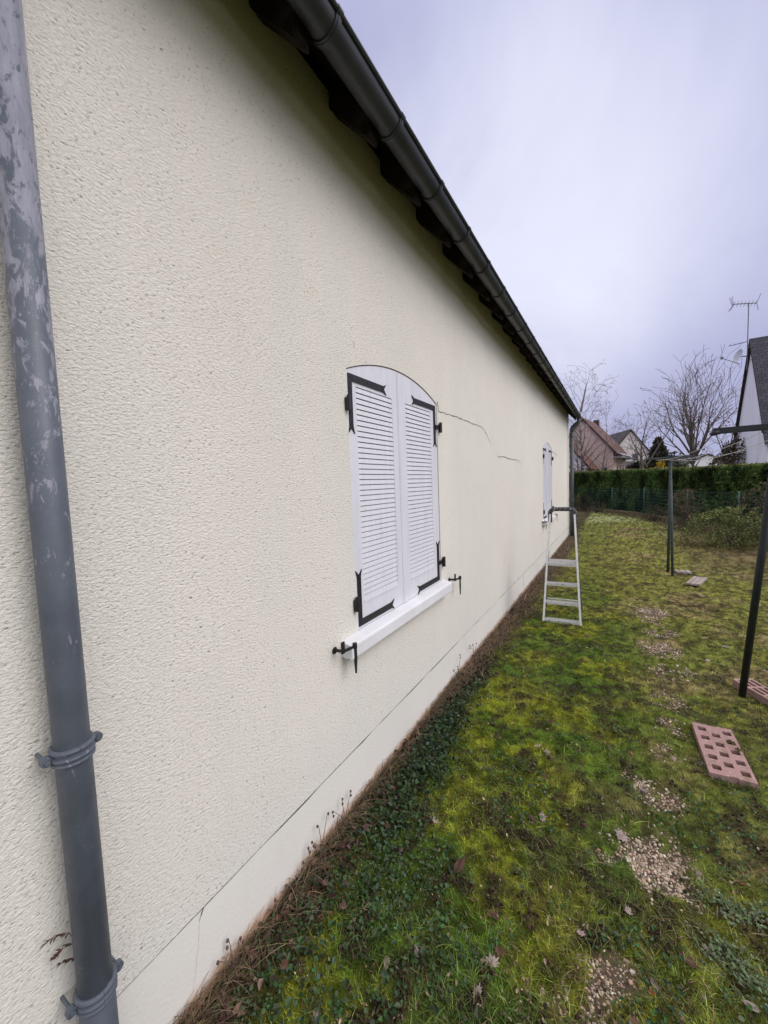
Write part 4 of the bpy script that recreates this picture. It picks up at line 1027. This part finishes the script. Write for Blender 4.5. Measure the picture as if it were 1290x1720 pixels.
# ------------------------------------------------------------------ hedge
hpts = np.array([(-9.5, 28.6), (-4.5, 25.8), (-.75, 23.6), (1.25, 21.3), (2.6, 18.9), (3.75, 15.9), (4.7, 13.0), (5.5, 10.2), (6.6, 7.2), (8.2, 4.2)])
_t = np.linspace(0, 1, len(hpts)); _tt = np.linspace(0, 1, 400)
hx_ = np.interp(_tt, _t, hpts[:, 0]); hy_ = np.interp(_tt, _t, hpts[:, 1])
ker = np.ones(41) / 41; hx_ = np.convolve(np.pad(hx_, 20, 'edge'), ker, 'valid'); hy_ = np.convolve(np.pad(hy_, 20, 'edge'), ker, 'valid')
hs_ = np.concatenate([[0], np.cumsum(np.hypot(np.diff(hx_), np.diff(hy_)))]); HL = hs_[-1]
def hcurve(f):
    x_ = np.interp(f, hs_, hx_); y_ = np.interp(f, hs_, hy_); x2 = np.interp(f + .3, hs_, hx_); y2 = np.interp(f + .3, hs_, hy_); x1 = np.interp(f - .3, hs_, hx_); y1 = np.interp(f - .3, hs_, hy_)
    tx, ty = x2 - x1, y2 - y1; l_ = np.hypot(tx, ty) + 1e-9; return x_, y_, -ty / l_, tx / l_      # normal pointing to the far side
def hheight(f): return 1.90 - .13 * sst(f, 8, 20)
hg = empty('hedge', (0, 0, 0)); tag(hg, 'long clipped dark green conifer hedge across the end of the garden', 'hedge')
mb = MB()
def hp(f, d, z_):
    x_, y_, nx_, ny_ = hcurve(f); return (float(x_ + nx_ * d), float(y_ + ny_ * d), float(z_))
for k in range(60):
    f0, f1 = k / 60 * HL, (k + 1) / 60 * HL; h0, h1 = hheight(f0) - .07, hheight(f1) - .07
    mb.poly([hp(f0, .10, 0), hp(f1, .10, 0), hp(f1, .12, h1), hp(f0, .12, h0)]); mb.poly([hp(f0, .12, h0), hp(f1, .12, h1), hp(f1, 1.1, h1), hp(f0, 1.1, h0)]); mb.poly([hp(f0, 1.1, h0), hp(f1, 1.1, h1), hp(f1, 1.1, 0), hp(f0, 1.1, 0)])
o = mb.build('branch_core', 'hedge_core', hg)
n = 150000; f = rng.uniform(0, HL, n); top = rng.random(n) < .14
HTf = hheight(f); zz_ = np.where(top, HTf, rng.uniform(.02, 1, n) * HTf); dd = np.where(top, rng.uniform(0, 1.1, n), 0.0)
bulge = (fbm(f, zz_ * .7, 2.2, 4, 8) - .5) * .36
dd = dd + np.where(top, 0, -bulge * .6 + rng.uniform(-.03, .10, n)); zz_ = zz_ + np.where(top, rng.uniform(-.05, .015, n) + (fbm(f, dd, 1.1, 3, 5) - .5) * .05, 0)
hx1, hy1, hn1, hn2 = hcurve(f); x = hx1 + hn1 * dd; y = hy1 + hn2 * dd
cl = fbm(f, zz_ * .6, 3.2, 3, 33); c = jitter(np.repeat(A(.062, .100, .026)[None], n, 0) * (.45 + 1.5 * sst(cl, .3, .7))[:, None], .35, .10)
br_ = rng.random(n) < .04; c[br_] = jitter(np.repeat(A(.10, .065, .03)[None], br_.sum(), 0), .3, .05)
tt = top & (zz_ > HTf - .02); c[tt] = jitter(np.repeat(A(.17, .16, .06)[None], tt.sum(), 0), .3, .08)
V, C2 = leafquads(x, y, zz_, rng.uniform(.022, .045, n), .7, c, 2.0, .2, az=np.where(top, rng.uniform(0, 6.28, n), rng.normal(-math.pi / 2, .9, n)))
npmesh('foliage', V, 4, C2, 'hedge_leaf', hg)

# ------------------------------------------------------------------ shrubs in front of the hedge
def shrub(name, loc, rad, h, n, pal_, label, size=.03, stems=40, low=.05, stemmat='twig_brown', leafmat='leaf_green', tilt=.6, cat='shrub', shell=.5):
    root = empty(name, loc); tag(root, label, cat)
    sm_ = MB()
    for k in range(stems):
        a = random.uniform(0, 6.28); q = random.uniform(.3, 1); e = (rad[0] * math.cos(a) * q, rad[1] * math.sin(a) * q, h * random.uniform(.4, 1) * math.sqrt(max(0.05, 1 - .75 * q * q)))
        m_ = (e[0] * .35 + random.uniform(-.05, .05), e[1] * .35 + random.uniform(-.05, .05), e[2] * .6); sm_.tube([(e[0] * .1, e[1] * .1, 0), m_, e], [.006, .004, .0015], 5, caps=False)
    sm_.build('stems', stemmat, root)
    if n:
        a = rng.uniform(0, 6.28, n); q = rng.random(n) ** shell; zf = rng.random(n)
        rr = np.sqrt(np.clip(1 - (zf * .95) ** 2, 0, 1)); lump = .75 + .5 * fbm(a * 1.3, zf * 3, 1.5, 3, 70)
        x = rad[0] * np.cos(a) * q * rr * lump; y = rad[1] * np.sin(a) * q * rr * lump; z = low + (h - low) * zf * lump
        k = fbm(x * 3 + 50, z * 3 + y, 2.2, 3, 12) > .40; x, y, z = x[k], y[k], z[k]
        P_ = np.array(pal_); c = jitter(P_[rng.integers(0, len(P_), len(x))], .3, .08)
        V, C2 = leafquads(x, y, z, rng.uniform(.6, 1.2, len(x)) * size, tilt, c, 1.6, .2); npmesh('foliage', V, 4, C2, leafmat, root)
    return root
shrub('green_shrub', (3.25, 10.9, 0), (.95, .8), .82, 9000, [(.13, .16, .045), (.09, .12, .03), (.18, .18, .06)], 'low spreading yellow green shrub at the right in front of the fence', .026, 60)
shrub('bramble_bush', (2.75, 13.6, 0), (.65, .6), 1.15, 2600, [(.05, .06, .025), (.16, .10, .07), (.10, .09, .04)], 'loose bramble with pinkish leaves leaning on the fence behind the green shrub', .028, 46, shell=.8)
shrub('bramble_bush', (3.9, 12.2, 0), (.6, .6), 1.25, 2400, [(.045, .06, .025), (.09, .09, .04), (.15, .11, .07)], 'tall loose bramble growing through the fence at the right', .028, 40, shell=.8)
shrub('dark_weed_bush', (-.25, 21.0, 0), (.55, .35), .75, 1500, [(.022, .032, .016), (.05, .045, .03)], 'dark brown green weed clump before the fence right of the house corner', .035, 30, shell=.8)
shrub('dark_weed_bush', (.35, 19.6, 0), (.45, .35), .5, 900, [(.03, .035, .02), (.08, .06, .04)], 'smaller brown weed clump in the middle before the fence', .03, 30, shell=.8)
shrub('dark_weed_bush', (2.2, 16.3, 0), (.6, .5), .55, 900, [(.06, .045, .03), (.035, .04, .02)], 'brown weed clump at the fence foot right of the far post', .03, 40, shell=.8)
shrub('yellow_seedling', (-.55, 22.2, 0), (.16, .12), .85, 150, [(.45, .30, .03), (.20, .16, .04)], 'thin plant with orange yellow leaves against the fence', .03, 8, shell=.8)
# tall dry grass band before the fence
n = 9000; f = rng.random(n); seg_ = rng.integers(2, 6, n); fpA = np.array(fp); pa = fpA[seg_]; pb2 = fpA[seg_ + 1]; pp = pa + (pb2 - pa) * f[:, None]
x = pp[:, 0] - np.abs(rng.normal(.1, .35, n)) * .7; y = pp[:, 1] - np.abs(rng.normal(.2, .5, n))
c = jitter(np.repeat(A(.17, .12, .07)[None], n, 0), .35, .08); k2 = rng.random(n) < .3; c[k2] = jitter(np.repeat(A(.10, .11, .04)[None], k2.sum(), 0), .3, .08)
V, C2 = arcs(x, y, gz(x, y), rng.uniform(0, 6.28, n), rng.uniform(.08, .36, n), rng.uniform(.5, 1.4, n), np.full(n, .010), c)
tag(npmesh('dry_fence_grass', V, 4, C2, 'grass_blade'), 'tall dry brown grass along the foot of the wire fence', 'dry grass', kind='stuff')

# ------------------------------------------------------------------ bare trees
class TreeB:
    def __init__(s, seed): s.r = random.Random(seed); s.thick = []; s.thin = []
    def seg(s, a, b, ra, rb): (s.thick if ra > .022 else s.thin).append((a, b, ra, rb))
    def grow(s, p, d, ln, r, depth, P):
        n_ = max(2, int(ln / P['step'])); step = ln / n_; kids = []; r00 = r
        for k in range(n_):
            jit = Vector((s.r.gauss(0, 1), s.r.gauss(0, 1), s.r.gauss(0, 1))) * P['wob']
            d = (d + jit + Vector((0, 0, P['up'] if depth < P['droopfrom'] else -P['droop']))).normalized()
            q = p + d * step; r2 = max(r00 * (1 - .88 * (k + 1) / n_), P['rmin']); s.seg(p, q, r, r2); p, r = q, r2
            if depth < P['maxd'] and k >= P['bare'] * n_ * (1 if depth == 0 else .25):
                for _ in range(P['kids'][min(depth, len(P['kids']) - 1)]):
                    if s.r.random() < P['prob']: kids.append((p.copy(), d.copy(), r, k / n_))
        for (pp_, dd_, rr_, f) in kids:
            ax_ = dd_.orthogonal().normalized(); ax_.rotate(Matrix.Rotation(s.r.uniform(0, 6.28), 3, dd_)); ang = R(s.r.uniform(*P['ang'])); nd = dd_.copy(); nd.rotate(Matrix.Rotation(ang, 3, ax_))
            s.grow(pp_, nd, ln * s.r.uniform(*P['ratio']) * (1 - .45 * f * (1 if depth == 0 else .6)), max(rr_ * P['rr'], P['rmin']), depth + 1, P)
    def mesh(s, segs, name, mat, parent, n_):
        if not segs: return
        a = np.array([tuple(q[0]) for q in segs]); b = np.array([tuple(q[1]) for q in segs]); ra = np.array([q[2] for q in segs]); rb = np.array([q[3] for q in segs])
        d = b - a; d /= np.linalg.norm(d, axis=1)[:, None] + 1e-9; up = np.where(np.abs(d[:, 2:3]) < .9, np.array([[0, 0, 1.]]), np.array([[0, 1., 0]])); u = np.cross(d, up); u /= np.linalg.norm(u, axis=1)[:, None]; w = np.cross(d, u)
        V = []
        for j in range(n_):
            t0, t1 = 2 * math.pi * j / n_, 2 * math.pi * (j + 1) / n_; o0 = u * math.cos(t0) + w * math.sin(t0); o1 = u * math.cos(t1) + w * math.sin(t1)
            V.append(np.stack([a + o0 * ra[:, None], a + o1 * ra[:, None], b + o1 * rb[:, None], b + o0 * rb[:, None]], 1))
        return npmesh(name, np.concatenate(V), 4, None, mat, parent)
def bare_tree(name, loc, label, seed, stems, P, bark='bark', twig='twig_brown', cat='tree', leaves=None):
    root = empty(name, loc); tag(root, label, cat); T = TreeB(seed)
    for (p, d, ln, r) in stems: T.grow(Vector(p), Vector(d).normalized(), ln, r, 0, P)
    T.mesh(T.thick, 'trunk', bark, root, 6); T.mesh(T.thin, 'crown', twig, root, 3)
    if leaves:
        segs = [q for q in T.thin if leaves[3](q[1])]; ch = T.r.sample(segs, min(leaves[0], len(segs)))
        if ch:
            a = np.array([tuple(q[1]) for q in ch]); c = jitter(np.repeat(np.array(leaves[1])[None], len(a), 0), .3, .1)
            V, C2 = leafquads(a[:, 0], a[:, 1], a[:, 2], np.full(len(a), leaves[2]), 1.0, c, 1.3, .2); npmesh('leaves', V, 4, C2, 'leaf_dead', root)
    return root
# big spreading tree
p = at(1165, 790, 42); st_ = [((0, 0, 0), (0, 0, 1), 3.2, .26)]
rr_ = random.Random(4)
for k in range(15):
    a = 6.28 * k / 15 + rr_.uniform(-.2, .2); inc = rr_.uniform(.12, .95); st_.append(((0, 0, rr_.uniform(2.2, 3.4)), (math.cos(a) * inc, math.sin(a) * inc, 1), rr_.uniform(6.0, 7.6) * (1 - .20 * inc), rr_.uniform(.065, .105)))
PB = dict(step=.62, wob=.075, up=.045, droop=0, droopfrom=9, maxd=4, bare=.15, kids=[2, 2, 1, 1], prob=.74, ang=(20, 48), ratio=(.36, .52), rr=.60, rmin=.012)
bare_tree('bare_tree', (p[0], 42, 0), 'large bare spreading tree with many limbs behind the hedge', 21, st_, PB, leaves=(420, (.16, .07, .05), .11, lambda v: v.z < 6.2 and (v.x > -1)))
# smaller tree left of it
p = at(1087, 790, 36)
PS = dict(step=.5, wob=.05, up=.03, droop=0, droopfrom=9, maxd=4, bare=.22, kids=[3, 2, 2, 1], prob=.74, ang=(28, 60), ratio=(.34, .5), rr=.58, rmin=.0095)
bare_tree('bare_tree', (p[0], 36, 0), 'smaller bare tree with an upright trunk left of the large one', 5, [((0, 0, 0), (0, 0, 1), 6.0, .11), ((0, 0, 2.2), (-.5, 0, 1), 3.6, .07), ((0, 0, 2.4), (.5, .2, 1), 3.6, .07), ((0, 0, 2.8), (-.3, .4, 1), 3.4, .06)], PS)
# birch behind the house corner
p = at(976, 790, 31)
PW = dict(step=.42, wob=.06, up=.04, droop=.11, droopfrom=2, maxd=3, bare=.22, kids=[3, 2, 3], prob=.68, ang=(30, 62), ratio=(.32, .44), rr=.48, rmin=.0075)
bare_tree('birch_tree', (p[0], 31, 0), 'bare birch with drooping fine twigs beside the far house corner', 9, [((0, 0, 0), (.01, 0, 1), 8.2, .12), ((.02, 0, 6.2), (.22, .1, 1), 2.8, .05)], PW, 'bark_birch', 'twig_fine')
p = at(1012, 790, 37)
bare_tree('birch_tree', (p[0], 37, 0), 'faint bare birch rising behind the pink house ridge', 19, [((0, 0, 0), (.02, 0, 1), 7.0, .07)], dict(PW, prob=.5), 'bark_birch', 'twig_fine')
# tangled bare shrub tree in front of the pink house
p = at(990, 792, 29)
PT = dict(step=.35, wob=.13, up=.02, droop=0, droopfrom=9, maxd=3, bare=.1, kids=[2, 2, 1], prob=.75, ang=(28, 62), ratio=(.4, .56), rr=.6, rmin=.008)
bare_tree('bare_shrub_tree', (p[0] - .6, 29, 0), 'low tangled bare fruit tree in front of the pink house gable', 33, [((0, 0, 0), (0, 0, 1), 1.6, .09), ((0, 0, 1.3), (.7, 0, 1), 3.0, .06), ((0, 0, 1.4), (-.5, .3, 1), 2.8, .06), ((0, 0, 1.5), (.15, -.3, 1), 3.0, .06), ((0, 0, 1.2), (.9, .4, .7), 2.6, .05)], PT)
# leaning small tree right, and overhanging birch out at the right edge
p = at(1214, 790, 34)
bare_tree('bare_tree', (p[0], 34, 0), 'small leaning bare tree just left of the white gable house', 44, [((0, 0, 0), (.18, 0, 1), 4.6, .13), ((.3, 0, 1.9), (-.35, .1, 1), 2.8, .06), ((.4, 0, 2.2), (.7, 0, 1), 2.6, .06)], PS)
bare_tree('birch_tree', (12.2, 25.5, 0), 'tall bare birch whose hanging twigs enter at the right edge of the sky', 51, [((0, 0, 0), (0, 0, 1), 15.5, .22), ((0, 0, 7), (-.45, 0, 1), 7.0, .09), ((0, 0, 9), (-.5, .2, 1), 6.0, .08)], dict(PW, prob=.55, step=.6), 'bark_birch', 'twig_fine')
# background shrubs
def backshrub(px, Yv, rad, h, pal_, label, name='bush', n=2500, size=.10, leafmat='hedge_leaf', z0=0.0, stems=25):
    p = at(px, 800, Yv); return shrub(name, (p[0], Yv, z0), rad, h, n, pal_, label, size, stems, leafmat=leafmat, tilt=.9, cat='bush')
backshrub(1109, 30, (.55, .5), 2.45, [(.55, .38, .02), (.50, .30, .02), (.15, .15, .03)], 'bright yellow bush just above the hedge beside the far post', 'yellow_bush', 1500, .06)
backshrub(1112, 46, (2.2, 1.5), 3.6, [(.03, .045, .02), (.05, .055, .03)], 'dark evergreen bush below the small bare tree', 'evergreen_bush', 4200, .13)
backshrub(1072, 44, (1.7, 1.2), 2.9, [(.03, .04, .03), (.045, .05, .04)], 'dark grey green bush beside the red shed', 'evergreen_bush', 3000, .12)
backshrub(1231, 33, (1.1, 1.2), 3.6, [(.10, .075, .045), (.07, .065, .035)], 'brownish bush against the white gable house', 'brown_bush', 3200, .09)
backshrub(1222, 38, (1.6, 1.2), 3.1, [(.09, .07, .05), (.12, .09, .06)], 'reddish brown bush behind the leaning tree', 'brown_bush', 2500, .09)
backshrub(1140, 60, (1.8, 1.5), 2.8, [(.03, .04, .025)], 'small dark bush in front of the distant low house', 'evergreen_bush', 1500, .14)
backshrub(975, 30, (1.6, .8), 2.35, [(.10, .06, .045), (.05, .05, .03)], 'reddish brown low bush above the hedge by the house corner', 'brown_bush', 1600, .07)
# conifer
p = at(1105, 790, 40); root = empty('conifer_tree', (p[0], 40, 0)); tag(root, 'grey green conifer behind the smaller bare tree', 'tree')
mb = MB(); mb.tube([(0, 0, 0), (0, 0, 4.6)], [.12, .02], 8); mb.build('trunk', 'bark', root)
n = 7000; zf = rng.random(n) ** .8; a = rng.uniform(0, 6.28, n); tier = .65 + .35 * np.abs(np.sin(zf * 26)); q = (1 - zf) ** .8 * 1.6 * tier * rng.random(n) ** .5
c = jitter(np.repeat(A(.085, .085, .055)[None], n, 0), .35, .1); V, C2 = leafquads(q * np.cos(a), q * np.sin(a), 1.0 + 3.7 * zf - .12 * q, rng.uniform(.05, .10, n), .4, c, 2.4, .2, az=a); npmesh('crown', V, 4, C2, 'hedge_leaf', root)

# ------------------------------------------------------------------ neighbouring houses
def gable_house(name, label, apex, half, zr, ze_l, ze_r, length, yaw, wallm, sidem, roofm, over=.18, barge='barge_brown', z0=0, half_l=None, kick=None):
    """gable wall in the local xz plane at y=0 facing -y, ridge runs to +y; apex = (x,y)"""
    root = empty(name, (apex[0], apex[1], 0), yaw); tag(root, label, 'house'); hl = half_l or half
    mb = MB(); q = [(-hl, z0), (half, z0), (half, ze_r), (0, zr), (-hl, ze_l)]
    mb.prism([(a, b) for a, b in q], 'y', 0, length); mb.build('wall', wallm, root)
    for (hx, ze, s_) in ((half, ze_r, 1), (hl, ze_l, -1)):
        sl_ = (zr - ze) / hx; x1 = hx + .35; z1 = zr - sl_ * x1; ln = math.hypot(x1, x1 * sl_); mb = MB(); y0, y1 = -over, length + over; th = .12
        P_ = lambda x_, y_, dz: (s_ * x_, y_, zr - sl_ * x_ + dz)
        mb.poly([P_(0, y0, th), P_(x1, y0, th), P_(x1, y1, th), P_(0, y1, th)], uv=[(0, ln), (0, 0), (y1 - y0, 0), (y1 - y0, ln)])
        mb.build('roof', roofm, root)
        mb = MB(); mb.poly([P_(0, y0, .01), P_(x1, y0, .01), P_(x1, y1, .01), P_(0, y1, .01)]); mb.poly([P_(x1, y0, .01), P_(x1, y1, .01), P_(x1, y1, th - .002), P_(x1, y0, th - .002)])
        mb.poly([P_(0, y0, -.10), P_(x1, y0, -.10), P_(x1, y0, th - .002), P_(0, y0, th - .002)]); mb.poly([P_(0, y1, -.10), P_(x1, y1, -.10), P_(x1, y1, th - .002), P_(0, y1, th - .002)]); mb.build('barge_board', barge, root)
    return root
def hwin(root, pts, axis, w, h, d=-.02):
    for (u, v, z_) in pts:
        fm = MB()
        if axis == 'y': bx = lambda e, dd: ((u - w / 2 - e, v + d - dd, z_ - e), (u + w / 2 + e, v + d, z_ + h + e))
        else: bx = lambda e, dd: ((u, v - w / 2 - e, z_ - e), (u + .02 + dd, v + w / 2 + e, z_ + h + e))
        fm.box(*bx(.06, 0.0)); o = fm.build('window', 'dish_white', root); gm_ = MB(); b_ = bx(0, .012); gm_.box(*b_); gm_.build('pane', 'window_dark', o)
# pink house
ph = gable_house('pink_house', 'pink rendered house with red brown tiled roof beyond the hedge, left of the darker roof', (-1.45, 38), 2.35, 6.65, 3.75, 3.75, 6.0, R(-9), 'pink_render', 'pale_render', 'red_tiles', half_l=2.35)
hwin(ph, [(1.75, 0, 1.95)], 'y', .28, .42); hwin(ph, [(2.35, 1.6, 1.6), (2.35, 3.2, 1.6), (2.35, 4.6, 1.6)], 'x', .28, .95)
mb = MB(); mb.poly([(2.36, .0, 3.72), (2.36, 6.1, 3.72), (3.05, 6.1, 3.30), (3.05, .0, 3.30)], uv=[(0, 1), (6, 1), (6, 0), (0, 0)]); mb.box((2.36, .0, 3.12), (3.0, 6.05, 3.27)); mb.build('lower_roof', 'grey_sheet', ph)
mb = MB(); mb.box((-.2, 5.0, 6.3), (.25, 5.5, 7.05)); mb.build('chimney', 'barge_brown', ph)
lw = gable_house('low_wing', 'low pink wing with brown roof in front of the pink house, behind the bare twigs', (-3.6, 35.2), 2.75, 6.1, 2.55, 2.55, 2.5, R(-9), 'pale_render', 'pink_render', 'red_tiles')
# dark roofed house
dh = gable_house('dark_roof_house', 'pale house with dark brown roof, smallest gable between pink house and bare tree', (2.6, 60), 2.6, 7.5, 4.2, 4.2, 9.0, R(22), 'pale_render', 'pale_render', 'dark_tiles')
hwin(dh, [(-.9, 0, 3.6), (.6, 0, 3.6)], 'y', .6, .8)
# far low white houses
p = at(1157, 790, 82); fh = gable_house('far_white_house', 'distant white low house with grey roof left of the large trunk', (p[0] + .5, 82), 3.2, 4.6, 2.9, 2.9, 8, R(60), 'white_render', 'white_render', 'dark_tiles'); hwin(fh, [(-1.4, 0, 1.4), (1.2, 0, 1.4)], 'y', .9, 1.1)
p = at(1188, 790, 78); fh = gable_house('far_white_house', 'distant white low house with wide pale roof right of the large trunk', (p[0], 78), 3.6, 4.5, 2.6, 2.6, 7, R(8), 'white_render', 'white_render', 'dark_tiles'); hwin(fh, [(-1.7, 0, 1.2), (.1, 0, 1.2), (1.9, 0, 1.2)], 'y', .9, 1.2)
# red shed
p = at(1064, 790, 48); sh = gable_house('red_shed', 'small dark red wooden shed between the pink house and the bushes', (p[0], 48), 1.3, 3.0, 2.35, 2.35, 2.5, R(70), 'red_shed', 'red_shed', 'dark_tiles', .1)
# white gable house, slate roof; ridge runs to the right
wh = gable_house('white_gable_house', 'tall white gable house with steep slate roof at the right edge', (8.0, 31.7), 3.2, 9.35, 3.55, 3.55, 12.0, R(-90), 'white_render', 'white_render', 'slate', .16)
# in local space the antenna stands on the gable (local y < 0)
am = MB(); am.tube([(0.35, -.30, 7.6), (.35, -.30, 11.45)], .024, 8)
for zz2 in (8.15, 8.9): am.bar((.35, -.33, zz2), (.35, .0, zz2), .03, .03)
mast = am.build('antenna_mast', 'antenna_metal', wh)
em = MB(); em.bar((.35, .05, 11.35), (.35, -1.0, 11.55), .035, .035)
for k in range(7):
    f = k / 6; cy, cz = .0 - .95 * f, 11.36 + .18 * f; em.bar((.1, cy, cz - .08), (.6, cy, cz + .08), .014, .014)
for q in (-.12, .0, .12):
    em.bar((.2 + q, -.98, 11.55), (.45 + q, -1.12 + q * .4, 11.95), .016, .016); em.bar((.2 + q, -.98, 11.55), (.3 + q, -1.15 + q * .4, 11.2), .016, .016)
em.bar((.35, .05, 11.36), (.35, .22, 11.85), .022, .022); em.bar((.35, .05, 11.36), (.35, .12, 10.95), .022, .022)
em.bar((.35, -.30, 9.25), (.35, -1.15, 9.15), .03, .03)
for k in range(4): em.bar((.15, -.5 - .2 * k, 9.2), (.55, -.5 - .2 * k, 9.2), .014, .014)
em.build('antenna_elements', 'antenna_metal', mast)
dm_ = MB(); n = 20; rad_ = .40; cen = Vector((.35, -.62, 8.45)); nrm = Vector((.30, -.92, .25)).normalized(); uu = nrm.orthogonal().normalized(); vv = nrm.cross(uu)
ring0 = None
for k in range(5):
    rr2 = rad_ * k / 4; ring = [cen + (uu * math.cos(6.2832 * j / n) + vv * math.sin(6.2832 * j / n)) * rr2 + nrm * (.12 * (k / 4) ** 2) for j in range(n)]
    if ring0:
        for j in range(n): dm_.poly([ring0[j], ring0[(j + 1) % n], ring[(j + 1) % n], ring[j]])
    ring0 = ring
dish = dm_.build('satellite_dish', 'dish_white', wh)
fa = MB(); fa.bar(cen - nrm * .05 - vv * .0, Vector((.35, -.30, 8.4)), .05, .05); tip = cen + nrm * .95 + Vector((0, 0, -.25)); fa.bar(cen + Vector((0, 0, -.45)), tip, .025, .025); fa.box(tuple(tip - Vector((.06, .06, .05))), tuple(tip + Vector((.06, .06, .07)))); fa.build('dish_arm', 'antenna_metal', dish)
